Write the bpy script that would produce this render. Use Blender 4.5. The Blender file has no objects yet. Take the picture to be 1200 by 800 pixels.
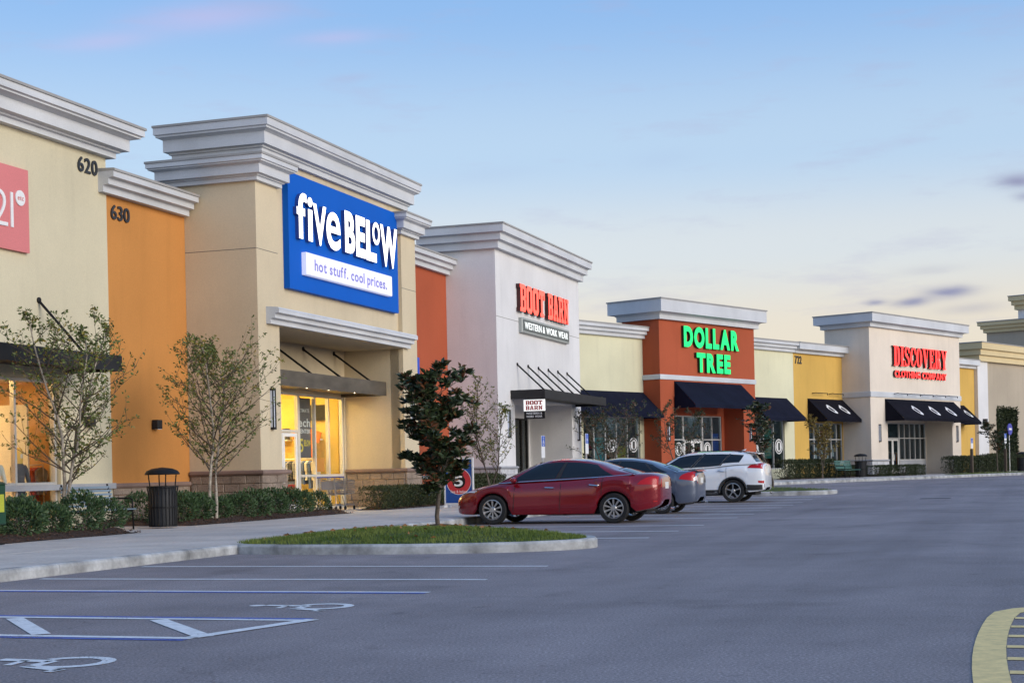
import bpy, bmesh, math, random
from mathutils import Vector, Matrix, noise
R = math.radians
random.seed(11)
SC = bpy.context.scene
COL = SC.collection

# ------------------------------------------------------------------ camera
cam_d = bpy.data.cameras.new('camera')
cam = bpy.data.objects.new('camera', cam_d)
COL.objects.link(cam)
SC.camera = cam
cam_d.sensor_width = 36.0
cam_d.lens = 54.0
cam_d.shift_y = 152.0 / 1200.0
cam_d.clip_end = 9000
cam_d.clip_start = 0.1
cam.matrix_world = Matrix.Translation((0, 0, 1.2)) @ Matrix.Rotation(R(90), 4, 'X') @ Matrix.Rotation(-math.atan(.022), 4, 'Z')

# ------------------------------------------------------------------ sky
SUN_AZ, SUN_EL = 126.0, 15.0         # afterglow behind the camera: degrees clockwise from the view axis, above horizon
W = bpy.data.worlds.new('World')
SC.world = W
W.use_nodes = True
wn, wl = W.node_tree.nodes, W.node_tree.links
bg = wn['Background']
sky = wn.new('ShaderNodeTexSky')
sky.sky_type = 'NISHITA'
sky.sun_disc = False
sky.sun_elevation = R(SUN_EL)
sky.sun_rotation = R(SUN_AZ)
sky.air_density = 1.0
sky.dust_density = 1.2
sky.ozone_density = 1.6
bg.inputs['Strength'].default_value = 0.15

def wnode(t, **k):
    n = wn.new(t)
    for a, b in k.items():
        setattr(n, a, b)
    return n

def wmath(op, a, b=None, c=None):
    n = wnode('ShaderNodeMath', operation=op)
    for i, v in enumerate((a, b, c)):
        if v is None:
            continue
        if isinstance(v, (int, float)):
            n.inputs[i].default_value = v
        else:
            wl.new(v, n.inputs[i])
    return n.outputs[0]

tc = wnode('ShaderNodeTexCoord')
sep = wnode('ShaderNodeSeparateXYZ')
wl.new(tc.outputs['Generated'], sep.inputs[0])
# hazy twilight air: a soft veil of dust, blue overhead and peach towards the horizon, all round
ramp = wnode('ShaderNodeValToRGB')
wl.new(sep.outputs['Z'], ramp.inputs[0])
cr = ramp.color_ramp
cr.interpolation = 'EASE'
cr.elements[0].position = 0.0
cr.elements[0].color = (0.80, 0.60, 0.42, 1)
cr.elements[1].position = 0.62
cr.elements[1].color = (0.13, 0.32, 0.70, 1)
for p, c in ((0.085, (0.84, 0.73, 0.60, 1)), (0.14, (0.72, 0.75, 0.78, 1)), (0.20, (0.50, 0.66, 0.86, 1)), (0.30, (0.27, 0.49, 0.86, 1))):
    e = cr.elements.new(p)
    e.color = c
# thin streaky clouds
mp = wnode('ShaderNodeMapping')
mp.inputs['Scale'].default_value = (5.0, 5.0, 26.0)
wl.new(tc.outputs['Generated'], mp.inputs[0])
nz = wnode('ShaderNodeTexNoise')
nz.inputs['Scale'].default_value = 2.1
nz.inputs['Detail'].default_value = 9
nz.inputs['Roughness'].default_value = .62
wl.new(mp.outputs[0], nz.inputs['Vector'])
crm = wnode('ShaderNodeMapRange')
crm.inputs['From Min'].default_value = 0.54
crm.inputs['From Max'].default_value = 0.80
wl.new(nz.outputs[0], crm.inputs[0])
cloud_f = wmath('MULTIPLY', crm.outputs[0], 0.45)
mixc = wnode('ShaderNodeMixRGB')
wl.new(cloud_f, mixc.inputs[0])
wl.new(ramp.outputs[0], mixc.inputs[1])
mixc.inputs[2].default_value = (0.46, 0.42, 0.62, 1)
# a few named small clouds low on the right, as direction / size / strength
last = mixc.outputs[0]
for (dx, dz, sx, sz, st) in ((.262, .104, .011, .0030, .95), (.286, .110, .016, .0042, 1.0), (.242, .1055, .006, .0022, .8),
                             (.336, .182, .014, .0050, .9), (.338, .171, .009, .0035, .6), (.30, .099, .022, .0035, .35),
                             (-.10, .258, .014, .0025, .6), (-.19, .300, .05, .010, .38), (-.11, .284, .03, .005, .3), (-.26, .285, .03, .006, .3),
                             (-.012, .193, .03, .006, .18), (.10, .20, .02, .006, .16), (.275, .125, .02, .003, .2)):
    vx = wmath('DIVIDE', sep.outputs['X'], wmath('MAXIMUM', sep.outputs['Y'], .05))
    vz = wmath('DIVIDE', sep.outputs['Z'], wmath('MAXIMUM', sep.outputs['Y'], .05))
    wob = wmath('MULTIPLY', wmath('SUBTRACT', nz.outputs[0], .5), .03)
    ex = wmath('DIVIDE', wmath('SUBTRACT', wmath('ADD', vx, wob), dx), sx)
    ez = wmath('DIVIDE', wmath('SUBTRACT', wmath('ADD', wmath('ADD', vz, wmath('MULTIPLY', vx, -.06)), wmath('MULTIPLY', wob, .25)), dz - .06 * dx), sz)
    r2 = wmath('ADD', wmath('MULTIPLY', ex, ex), wmath('MULTIPLY', ez, ez))
    g = wmath('MULTIPLY', wmath('POWER', 2.718, wmath('MULTIPLY', r2, -1.0)), st)
    m = wnode('ShaderNodeMixRGB')
    wl.new(g, m.inputs[0])
    wl.new(last, m.inputs[1])
    m.inputs[2].default_value = (0.27, 0.25, 0.42, 1) if dx > .2 else ((0.74, 0.52, 0.78, 1) if dz > .27 else (0.42, 0.50, 0.74, 1))
    last = m.outputs[0]
veil = wnode('ShaderNodeMixRGB', blend_type='MULTIPLY')
veil.inputs[0].default_value = 1.0
wl.new(last, veil.inputs[1])
veil.inputs[2].default_value = (3.95, 3.95, 3.95, 1)
mixs = wnode('ShaderNodeMixRGB')
mixs.inputs[0].default_value = 0.86
wl.new(sky.outputs[0], mixs.inputs[1])
wl.new(veil.outputs[0], mixs.inputs[2])
wl.new(mixs.outputs[0], bg.inputs['Color'])

sun_d = bpy.data.lights.new('sun', 'SUN')
sun_d.energy = 1.55
sun_d.angle = R(40)
sun_d.color = (1.0, .93, .84)
sun = bpy.data.objects.new('sun', sun_d)
COL.objects.link(sun)
sv = Vector((math.sin(R(SUN_AZ)) * math.cos(R(SUN_EL)), math.cos(R(SUN_AZ)) * math.cos(R(SUN_EL)), math.sin(R(SUN_EL))))
sun.rotation_euler = sv.to_track_quat('Z', 'Y').to_euler()

SC.view_settings.view_transform = 'Standard'
SC.view_settings.look = 'None'
SC.view_settings.exposure = 0.75
SC.view_settings.gamma = 1.0
SC.cycles.use_denoising = True
SC.cycles.max_bounces = 6
SC.cycles.transparent_max_bounces = 16
SC.cycles.caustics_reflective = False
SC.cycles.caustics_refractive = False
SC.cycles.sample_clamp_indirect = 4.0

# ------------------------------------------------------------------ helpers
class Frame:
    """A street-side frame: x runs along the shop fronts, y back into the shops, z up."""
    def __init__(s, ang, o=(0, 0)):
        t = R(ang)
        s.u = Vector((math.sin(t), math.cos(t)))
        s.n = Vector((-math.cos(t), math.sin(t)))
        s.o = Vector(o)
        s.rz = R(90 - ang)
    def w(s, x, y, z=0):
        q = s.o + s.u * x + s.n * y
        return Vector((q.x, q.y, z))
FA = Frame(18.5)
_o = FA.w(66.43, 20.5)
FB = Frame(40.0, (_o.x, _o.y))
ZB = 0.30                                     # the lot climbs a little towards the far row
def smooth(a, b, x):
    t = max(0, min(1, (x - a) / (b - a)))
    return t * t * (3 - 2 * t)
def gz(x, y):
    return ZB * smooth(44, 72, y)

OFF = {}
def thing(name, label, cat, F=None, base=(0, 0, 0), group=None, rz=0.0, local=False):
    o = bpy.data.objects.new(name, None)
    COL.objects.link(o)
    o.empty_display_size = .3
    if F:
        o.location = F.w(*base)
        o.rotation_euler = (0, 0, F.rz + rz)
    else:
        o.location = base
        o.rotation_euler = (0, 0, rz)
    o['label'] = label
    o['category'] = cat
    if group:
        o['group'] = group
    OFF[o.name] = (0, 0, 0) if local else base
    return o
def tag(o, label, cat, group=None):
    o['label'] = label
    o['category'] = cat
    if group:
        o['group'] = group
    return o

class MB:
    def __init__(s):
        s.v, s.f, s.m = [], [], []
    def add(s, vs, fs, mi=0):
        b = len(s.v)
        s.v += [tuple(q) for q in vs]
        for f in fs:
            s.f.append(tuple(b + i for i in f))
            s.m.append(mi)
        return s
    def box(s, x0, x1, y0, y1, z0, z1, mi=0):
        return s.add([(x0, y0, z0), (x1, y0, z0), (x1, y1, z0), (x0, y1, z0), (x0, y0, z1), (x1, y0, z1), (x1, y1, z1), (x0, y1, z1)],
                     [(0, 3, 2, 1), (4, 5, 6, 7), (0, 1, 5, 4), (1, 2, 6, 5), (2, 3, 7, 6), (3, 0, 4, 7)], mi)
    def cbox(s, x0, x1, y0, y1, z0, z1, c, mi=0):
        """box with chamfered front (low y) edges"""
        f = [(x0 + c, z0 + c), (x1 - c, z0 + c), (x1 - c, z1 - c), (x0 + c, z1 - c)]
        b = [(x0, z0), (x1, z0), (x1, z1), (x0, z1)]
        vs = [(p[0], y0, p[1]) for p in f] + [(p[0], y0 + c, p[1]) for p in b] + [(p[0], y1, p[1]) for p in b]
        fs = [(0, 1, 2, 3), (8, 11, 10, 9)]
        for i in range(4):
            j = (i + 1) % 4
            fs += [(4 + i, 4 + j, j, i), (8 + i, 8 + j, 4 + j, 4 + i)]
        return s.add(vs, fs, mi)
    def prism(s, pts, a, b, axis='x', mi=0):
        """polygon pts extruded from a to b along axis; pts are the other two coordinates"""
        n = len(pts)
        def mk(p, t):
            return {'x': (t, p[0], p[1]), 'y': (p[0], t, p[1]), 'z': (p[0], p[1], t)}[axis]
        vs = [mk(p, a) for p in pts] + [mk(p, b) for p in pts]
        fs = [tuple(range(n))[::-1], tuple(range(n, 2 * n))]
        for i in range(n):
            j = (i + 1) % n
            fs.append((i, j, n + j, n + i))
        return s.add(vs, fs, mi)
    def tube(s, pts, rad, n=8, cap=True, mi=0):
        pts = [Vector(p) for p in pts]
        if not isinstance(rad, (list, tuple)):
            rad = [rad] * len(pts)
        vs, fs = [], []
        up = Vector((0, 0, 1))
        for i, p in enumerate(pts):
            d = (pts[min(i + 1, len(pts) - 1)] - pts[max(i - 1, 0)])
            if d.length < 1e-9:
                d = Vector((0, 0, 1))
            d.normalize()
            a = d.cross(up if abs(d.z) < .95 else Vector((1, 0, 0))).normalized()
            b = a.cross(d)
            for k in range(n):
                t = 2 * math.pi * k / n
                vs.append(p + (a * math.cos(t) + b * math.sin(t)) * rad[i])
        for i in range(len(pts) - 1):
            for k in range(n):
                k2 = (k + 1) % n
                fs.append((i * n + k, i * n + k2, (i + 1) * n + k2, (i + 1) * n + k))
        if cap:
            fs.append(tuple(range(n))[::-1])
            fs.append(tuple(range((len(pts) - 1) * n, len(pts) * n)))
        return s.add(vs, fs, mi)
    def lathe(s, prof, n=24, c=(0, 0, 0), axis='z', mi=0, closed=False):
        """prof: (radius, height) pairs"""
        vs, fs = [], []
        m = len(prof)
        for k in range(n):
            t = 2 * math.pi * k / n
            for r, h in prof:
                x, y = r * math.cos(t), r * math.sin(t)
                q = (x, y, h) if axis == 'z' else ((x, h, y) if axis == 'y' else (h, x, y))
                vs.append((c[0] + q[0], c[1] + q[1], c[2] + q[2]))
        for k in range(n):
            k2 = (k + 1) % n
            for i in range(m if closed else m - 1):
                j = (i + 1) % m
                fs.append((k * m + i, k2 * m + i, k2 * m + j, k * m + j))
        if not closed:
            if prof[0][0] > 1e-6:
                fs.append(tuple(k * m for k in range(n))[::-1])
            if prof[-1][0] > 1e-6:
                fs.append(tuple(k * m + m - 1 for k in range(n)))
        return s.add(vs, fs, mi)
    def sweep(s, path, prof, mi=0, side=1, z0=0.0):
        """mitred sweep of a (out, z) profile along a plan path; outward is to the right of travel when side=1"""
        n, m = len(path), len(prof)
        vs, fs = [], []
        P = [Vector(p) for p in path]
        for i, p in enumerate(P):
            ns = []
            if i > 0:
                d = (P[i] - P[i - 1]).normalized()
                ns.append(Vector((d.y, -d.x)) * side)
            if i < n - 1:
                d = (P[i + 1] - P[i]).normalized()
                ns.append(Vector((d.y, -d.x)) * side)
            if len(ns) == 2:
                b = (ns[0] + ns[1]).normalized()
                b = b / max(.2, b.dot(ns[0]))
            else:
                b = ns[0]
            for d, z in prof:
                q = p + b * d
                vs.append((q.x, q.y, z + z0))
        for i in range(n - 1):
            for k in range(m):
                l = (k + 1) % m
                fs.append((i * m + k, i * m + l, (i + 1) * m + l, (i + 1) * m + k))
        fs.append(tuple(range(m))[::-1])
        fs.append(tuple(range((n - 1) * m, n * m)))
        return s.add(vs, fs, mi)
    def wall(s, x0, x1, z0, z1, y0, y1, holes, mi=0):
        """upright wall slab along x with rectangular holes (hx0,hx1,hz0,hz1)"""
        xs = sorted({x0, x1} | {min(max(h[i], x0), x1) for h in holes for i in (0, 1)})
        zs = sorted({z0, z1} | {min(max(h[i], z0), z1) for h in holes for i in (2, 3)})
        def full(i, k):
            if i < 0 or k < 0 or i >= len(xs) - 1 or k >= len(zs) - 1:
                return False
            cx, cz = (xs[i] + xs[i + 1]) / 2, (zs[k] + zs[k + 1]) / 2
            return not any(h[0] < cx < h[1] and h[2] < cz < h[3] for h in holes)
        for i in range(len(xs) - 1):
            for k in range(len(zs) - 1):
                if not full(i, k):
                    continue
                a, b, c, d = xs[i], xs[i + 1], zs[k], zs[k + 1]
                s.add([(a, y0, c), (b, y0, c), (b, y0, d), (a, y0, d)], [(0, 1, 2, 3)], mi)
                s.add([(a, y1, c), (b, y1, c), (b, y1, d), (a, y1, d)], [(3, 2, 1, 0)], mi)
                if not full(i - 1, k):
                    s.add([(a, y0, c), (a, y0, d), (a, y1, d), (a, y1, c)], [(0, 1, 2, 3)], mi)
                if not full(i + 1, k):
                    s.add([(b, y0, c), (b, y1, c), (b, y1, d), (b, y0, d)], [(0, 1, 2, 3)], mi)
                if not full(i, k - 1):
                    s.add([(a, y0, c), (a, y1, c), (b, y1, c), (b, y0, c)], [(0, 1, 2, 3)], mi)
                if not full(i, k + 1):
                    s.add([(a, y0, d), (b, y0, d), (b, y1, d), (a, y1, d)], [(0, 1, 2, 3)], mi)
        return s
    def mesh(s, name, off=(0, 0, 0)):
        me = bpy.data.meshes.new(name)
        me.from_pydata([(a - off[0], b - off[1], c - off[2]) for a, b, c in s.v], [], s.f)
        if any(s.m):
            me.polygons.foreach_set('material_index', s.m)
        me.update()
        return me
    def build(s, name, mat, parent=None, smooth=None, fix=False):
        off = OFF[parent.name] if parent else (0, 0, 0)
        me = s.mesh(name, off)
        return put(name, me, mat, parent, smooth, fix)
    def solo(s, name, mat, F, base, label, cat, group=None, smooth=None, fix=False):
        """a thing that is one mesh"""
        me = s.mesh(name, base)
        o = put(name, me, mat, None, smooth, fix)
        if F:
            o.location = F.w(*base)
            o.rotation_euler = (0, 0, F.rz)
        else:
            o.location = base
        return tag(o, label, cat, group)

def put(name, me, mat, parent=None, smooth=None, fix=False):
    mats = mat if isinstance(mat, (list, tuple)) else [mat]
    if not me.materials:
        for m in mats:
            me.materials.append(m)
    if fix:
        bm = bmesh.new()
        bm.from_mesh(me)
        bmesh.ops.remove_doubles(bm, verts=bm.verts, dist=1e-5)
        bmesh.ops.recalc_face_normals(bm, faces=bm.faces)
        bm.to_mesh(me)
        bm.free()
    if smooth is not None:
        me.polygons.foreach_set('use_smooth', [True] * len(me.polygons))
        me.set_sharp_from_angle(angle=R(smooth))
    o = bpy.data.objects.new(name, me)
    COL.objects.link(o)
    if parent:
        o.parent = parent
        OFF[o.name] = OFF.get(parent.name, (0, 0, 0))
    return o
def dup(o, parent=None):
    c = o.copy()
    COL.objects.link(c)
    c.parent = parent
    OFF[c.name] = OFF.get(o.name, (0, 0, 0))
    for ch in list(o.children):
        dup(ch, c)
    return c

# ------------------------------------------------------------------ materials
MATS = {}
def new_mat(name):
    m = bpy.data.materials.new(name)
    m.use_nodes = True
    return m, m.node_tree.nodes, m.node_tree.links, m.node_tree.nodes['Principled BSDF']
def mat(name, col, rough=.75, var=.10, vscale=.6, bump=0.0, bscale=60, metal=0.0, spec=.4, coat=0.0, fine=.06, fscale=40, stretch=None, emit=0, ecol=None):
    if name in MATS:
        return MATS[name]
    m, n, l, b = new_mat(name)
    b.inputs['Roughness'].default_value = rough
    b.inputs['Metallic'].default_value = metal
    b.inputs['Specular IOR Level'].default_value = spec
    b.inputs['Coat Weight'].default_value = coat
    b.inputs['Coat Roughness'].default_value = .04
    geo = n.new('ShaderNodeNewGeometry')
    vec = geo.outputs['Position']
    if stretch:
        mp = n.new('ShaderNodeMapping')
        mp.inputs['Scale'].default_value = stretch
        l.new(vec, mp.inputs[0])
        vec2 = mp.outputs[0]
    else:
        vec2 = vec
    def nz(scale, det, v):
        t = n.new('ShaderNodeTexNoise')
        t.inputs['Scale'].default_value = scale
        t.inputs['Detail'].default_value = det
        l.new(v, t.inputs['Vector'])
        return t.outputs[0]
    def mrange(x, lo, hi):
        r = n.new('ShaderNodeMapRange')
        r.inputs['From Min'].default_value = .3
        r.inputs['From Max'].default_value = .7
        r.inputs['To Min'].default_value = lo
        r.inputs['To Max'].default_value = hi
        l.new(x, r.inputs[0])
        return r.outputs[0]
    a = mrange(nz(vscale, 4, vec2), 1 - var, 1 + var)
    c = mrange(nz(fscale, 2, vec), 1 - fine, 1 + fine)
    mu = n.new('ShaderNodeMath')
    mu.operation = 'MULTIPLY'
    l.new(a, mu.inputs[0])
    l.new(c, mu.inputs[1])
    mx = n.new('ShaderNodeVectorMath')
    mx.operation = 'SCALE'
    mx.inputs[0].default_value = col[:3]
    l.new(mu.outputs[0], mx.inputs['Scale'])
    l.new(mx.outputs[0], b.inputs['Base Color'])
    if bump:
        bp = n.new('ShaderNodeBump')
        bp.inputs['Strength'].default_value = bump
        bp.inputs['Distance'].default_value = .02
        l.new(nz(bscale, 3, vec), bp.inputs['Height'])
        l.new(bp.outputs[0], b.inputs['Normal'])
    if emit:
        b.inputs['Emission Color'].default_value = (*(ecol or col)[:3], 1)
        b.inputs['Emission Strength'].default_value = emit
    MATS[name] = m
    return m
def stucco(name, col):
    """trowelled wall paint: sand grain, cloudy patches and faint rain streaks"""
    m, n, l, b = new_mat(name)
    b.inputs['Roughness'].default_value = .9
    b.inputs['Specular IOR Level'].default_value = .2
    geo = n.new('ShaderNodeNewGeometry')
    def nz(sc, det, st=None, rough=.55):
        t = n.new('ShaderNodeTexNoise')
        t.inputs['Scale'].default_value = sc
        t.inputs['Detail'].default_value = det
        t.inputs['Roughness'].default_value = rough
        v = geo.outputs['Position']
        if st:
            mp = n.new('ShaderNodeMapping')
            mp.inputs['Scale'].default_value = st
            l.new(v, mp.inputs[0])
            v = mp.outputs[0]
        l.new(v, t.inputs['Vector'])
        return t.outputs[0]
    def rng(x, a, c, lo, hi):
        r = n.new('ShaderNodeMapRange')
        for k, q in zip(('From Min', 'From Max', 'To Min', 'To Max'), (a, c, lo, hi)):
            r.inputs[k].default_value = q
        l.new(x, r.inputs[0])
        return r.outputs[0]
    def mul(x, y):
        k = n.new('ShaderNodeMath')
        k.operation = 'MULTIPLY'
        l.new(x, k.inputs[0])
        l.new(y, k.inputs[1])
        return k.outputs[0]
    f = mul(mul(rng(nz(.30, 5), .3, .7, .90, 1.08), rng(nz(2.6, 4, (1, 1, .12)), .52, .80, 1.0, .92)), rng(nz(26, 3, None, .7), .3, .7, .94, 1.05))
    sc_ = n.new('ShaderNodeVectorMath')
    sc_.operation = 'SCALE'
    sc_.inputs[0].default_value = col
    l.new(f, sc_.inputs['Scale'])
    l.new(sc_.outputs[0], b.inputs['Base Color'])
    bp = n.new('ShaderNodeBump')
    bp.inputs['Strength'].default_value = .22
    bp.inputs['Distance'].default_value = .02
    l.new(nz(30, 4, None, .7), bp.inputs['Height'])
    l.new(bp.outputs[0], b.inputs['Normal'])
    MATS[name] = m
    return m
def emis(name, col, e):
    m, n, l, b = new_mat(name)
    b.inputs['Base Color'].default_value = (*col, 1)
    b.inputs['Roughness'].default_value = .5
    b.inputs['Emission Color'].default_value = (*col, 1)
    b.inputs['Emission Strength'].default_value = e
    return m
def glass(name, tint=(.9, .95, .95), refl=.02, rough=.02, edge=.42):
    m = bpy.data.materials.new(name)
    m.use_nodes = True
    n, l = m.node_tree.nodes, m.node_tree.links
    n.remove(n['Principled BSDF'])
    out = n['Material Output']
    tr = n.new('ShaderNodeBsdfTransparent')
    tr.inputs[0].default_value = (*tint, 1)
    gl = n.new('ShaderNodeBsdfGlossy')
    gl.inputs['Roughness'].default_value = rough
    lw = n.new('ShaderNodeLayerWeight')
    lw.inputs[0].default_value = .5
    pw = n.new('ShaderNodeMath')
    pw.operation = 'POWER'
    l.new(lw.outputs['Facing'], pw.inputs[0])
    pw.inputs[1].default_value = 3.6
    ad = n.new('ShaderNodeMath')
    ad.operation = 'MULTIPLY_ADD'
    l.new(pw.outputs[0], ad.inputs[0])
    ad.inputs[1].default_value = edge
    ad.inputs[2].default_value = refl
    ad.use_clamp = True
    mx = n.new('ShaderNodeMixShader')
    l.new(ad.outputs[0], mx.inputs[0])
    l.new(tr.outputs[0], mx.inputs[1])
    l.new(gl.outputs[0], mx.inputs[2])
    l.new(mx.outputs[0], out.inputs[0])
    return m

TRIM = mat('painted_trim', (.58, .595, .62), .8, .12, .5, .10, 60, spec=.25, stretch=(1, 1, .5))
TRIM_Y = mat('painted_trim_buff', (.68, .55, .32), .8, .06, .5, .1, 60, spec=.25)
FLASH = mat('roof_flashing', (.34, .33, .32), .55, .1, .8, spec=.4)
CREAM = stucco('stucco_cream', (.64, .575, .41))
TAN = stucco('stucco_tan', (.64, .535, .37))
ORANGE = stucco('stucco_orange', (.57, .25, .070))
BRICKRED = stucco('stucco_rust_red', (.42, .098, .045))
LILAC = stucco('stucco_pale_grey', (.73, .715, .71))
CREAM2 = stucco('stucco_pale_yellow', (.70, .67, .47))
YELLOW = stucco('stucco_yellow', (.66, .41, .105))
BEIGE = stucco('stucco_beige', (.76, .665, .56))
GREIGE = stucco('stucco_greige', (.46, .39, .30))
STONE = mat('split_stone', (.30, .23, .18), .95, .25, 2.2, .8, 30, fine=.2, fscale=30)
STONE2 = mat('split_stone_pale', (.50, .50, .52), .95, .15, 2.2, .7, 30, fine=.1, fscale=30)
LEDGE = mat('stone_ledge', (.25, .17, .14), .8, .12, 2, .2, 40)
LEDGE2 = mat('grey_ledge', (.36, .37, .40), .8, .1, 2, .2, 40)
REVEAL = mat('reveal_shadow_gap', (.22, .20, .17), .9)
DARKMET = mat('dark_bronze_metal', (.022, .021, .022), .55, .2, 2, spec=.3)
BRONZE = mat('brushed_canopy_metal', (.135, .112, .085), .42, .3, 1.2, metal=.5, stretch=(1, 1, 3))
ALU = mat('anodised_aluminium', (.62, .62, .62), .35, .06, 2, metal=.5)
WHITE = mat('white_paint', (.78, .78, .78), .6, .05)
BLACK = mat('black_paint', (.011, .011, .012), .5, .1, spec=.2)
NAVY = mat('navy_canvas', (.010, .012, .026), .9, .2, 1.5, .15, 120, spec=.08)
PANE = glass('shop_glass', (.92, .95, .95), .015, .015)
PANE_DK = glass('shop_glass_smoky', (.62, .68, .70), .03, .015)

# ------------------------------------------------------------------ ground
def asphalt():
    m, n, l, b = new_mat('asphalt')
    geo = n.new('ShaderNodeNewGeometry')
    def nz(sc, det, rough=.5, st=None):
        t = n.new('ShaderNodeTexNoise')
        t.inputs['Scale'].default_value = sc
        t.inputs['Detail'].default_value = det
        t.inputs['Roughness'].default_value = rough
        v = geo.outputs['Position']
        if st:
            mp = n.new('ShaderNodeMapping')
            mp.inputs['Rotation'].default_value = (0, 0, R(18.5))
            mp.inputs['Scale'].default_value = st
            l.new(v, mp.inputs[0])
            v = mp.outputs[0]
        l.new(v, t.inputs['Vector'])
        return t.outputs[0]
    def ramp(x, pts):
        r = n.new('ShaderNodeValToRGB')
        e = r.color_ramp.elements
        e[0].position, e[0].color = pts[0][0], (*[pts[0][1]] * 3, 1)
        e[1].position, e[1].color = pts[-1][0], (*[pts[-1][1]] * 3, 1)
        for p, c in pts[1:-1]:
            q = e.new(p)
            q.color = (c, c, c, 1)
        l.new(x, r.inputs[0])
        return r.outputs[0]
    def mul(a, c):
        x = n.new('ShaderNodeMixRGB')
        x.blend_type = 'MULTIPLY'
        x.inputs[0].default_value = 1
        l.new(a, x.inputs[1])
        if isinstance(c, tuple):
            x.inputs[2].default_value = c
        else:
            l.new(c, x.inputs[2])
        return x.outputs[0]
    big = ramp(nz(.16, 5, .6), [(.3, .72), (.5, .95), (.7, 1.12)])
    mid = ramp(nz(.9, 5, .65), [(.3, .90), (.7, 1.08)])
    agg = ramp(nz(48, 4, .8), [(.25, .40), (.5, .95), (.76, 2.1)])
    oil = mul(ramp(nz(.42, 4, .6), [(.58, 1.0), (.72, .74)]), ramp(nz(2.3, 5, .65), [(.62, 1.0), (.75, .66)]))
    tr = n.new('ShaderNodeTexNoise')
    tr.inputs['Scale'].default_value = 1.0
    tr.inputs['Detail'].default_value = 4
    tmp = n.new('ShaderNodeMapping')
    tmp.vector_type = 'TEXTURE'
    tmp.inputs['Rotation'].default_value = (0, 0, R(71.5))
    tmp.inputs['Scale'].default_value = (26, 1.1, 1)
    l.new(geo.outputs['Position'], tmp.inputs[0])
    l.new(tmp.outputs[0], tr.inputs['Vector'])
    track = ramp(tr.outputs[0], [(.35, .88), (.5, 1.0), (.68, 1.08)])
    # fine cracks
    vo = n.new('ShaderNodeTexVoronoi')
    vo.feature = 'DISTANCE_TO_EDGE'
    vo.inputs['Scale'].default_value = .11
    wv = n.new('ShaderNodeVectorMath')
    wv.operation = 'MULTIPLY_ADD'
    tn = n.new('ShaderNodeTexNoise')
    tn.inputs['Scale'].default_value = 1.3
    tn.inputs['Detail'].default_value = 5
    l.new(geo.outputs['Position'], tn.inputs['Vector'])
    l.new(tn.outputs['Color'], wv.inputs[0])
    wv.inputs[1].default_value = (1.6, 1.6, 0)
    l.new(geo.outputs['Position'], wv.inputs[2])
    l.new(wv.outputs[0], vo.inputs['Vector'])
    crack = ramp(vo.outputs[0], [(.0, .84), (.002, .88), (.004, 1.0)])
    c = mul(mul(mul(mul(mul(mul(big, mid), agg), oil), crack), track), (.295, .255, .255, 1))
    l.new(c, b.inputs['Base Color'])
    b.inputs['Roughness'].default_value = .78
    b.inputs['Specular IOR Level'].default_value = .18
    bp = n.new('ShaderNodeBump')
    bp.inputs['Strength'].default_value = .5
    bp.inputs['Distance'].default_value = .008
    l.new(nz(75, 3, .7), bp.inputs['Height'])
    l.new(bp.outputs[0], b.inputs['Normal'])
    return m
ASPH = asphalt()
def concrete(name, col, dirt=.25):
    m = mat(name, col, .88, dirt, .9 if dirt < .2 else 2.4, .25, 45, spec=.25, fine=.10, fscale=18)
    return m
CONC = concrete('concrete_walk', (.56, .505, .455), .14)
CONC_K = concrete('concrete_kerb', (.37, .37, .365), .45)
def road_paint(name, col, wear):
    """thermoplastic marking, rubbed through to the asphalt in places"""
    m, n, l, b = new_mat(name)
    geo = n.new('ShaderNodeNewGeometry')
    def nz(sc, det):
        t = n.new('ShaderNodeTexNoise')
        t.inputs['Scale'].default_value = sc
        t.inputs['Detail'].default_value = det
        t.inputs['Roughness'].default_value = .7
        l.new(geo.outputs['Position'], t.inputs['Vector'])
        return t.outputs[0]
    r = n.new('ShaderNodeMapRange')
    r.inputs['From Min'].default_value = .3
    r.inputs['From Max'].default_value = .7
    r.inputs['To Min'].default_value = .75
    r.inputs['To Max'].default_value = 1.12
    l.new(nz(9, 5), r.inputs[0])
    sc_ = n.new('ShaderNodeVectorMath')
    sc_.operation = 'SCALE'
    sc_.inputs[0].default_value = col
    l.new(r.outputs[0], sc_.inputs['Scale'])
    l.new(sc_.outputs[0], b.inputs['Base Color'])
    b.inputs['Roughness'].default_value = .7
    ad = n.new('ShaderNodeMath')
    ad.operation = 'MULTIPLY_ADD'
    l.new(nz(1.3, 3), ad.inputs[0])
    ad.inputs[1].default_value = .55
    l.new(nz(38, 4), ad.inputs[2])
    w = n.new('ShaderNodeMapRange')
    w.inputs['From Min'].default_value = wear
    w.inputs['From Max'].default_value = wear + .06
    w.inputs['To Min'].default_value = 1.0
    w.inputs['To Max'].default_value = 0.0
    l.new(ad.outputs[0], w.inputs[0])
    l.new(w.outputs[0], b.inputs['Alpha'])
    return m
PAINT_W = road_paint('road_paint_white', (.82, .81, .80), .93)
PAINT_B = road_paint('road_paint_blue', (.085, .14, .46), .86)
PAINT_Y = road_paint('road_paint_yellow', (.92, .66, .26), 1.05)

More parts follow.
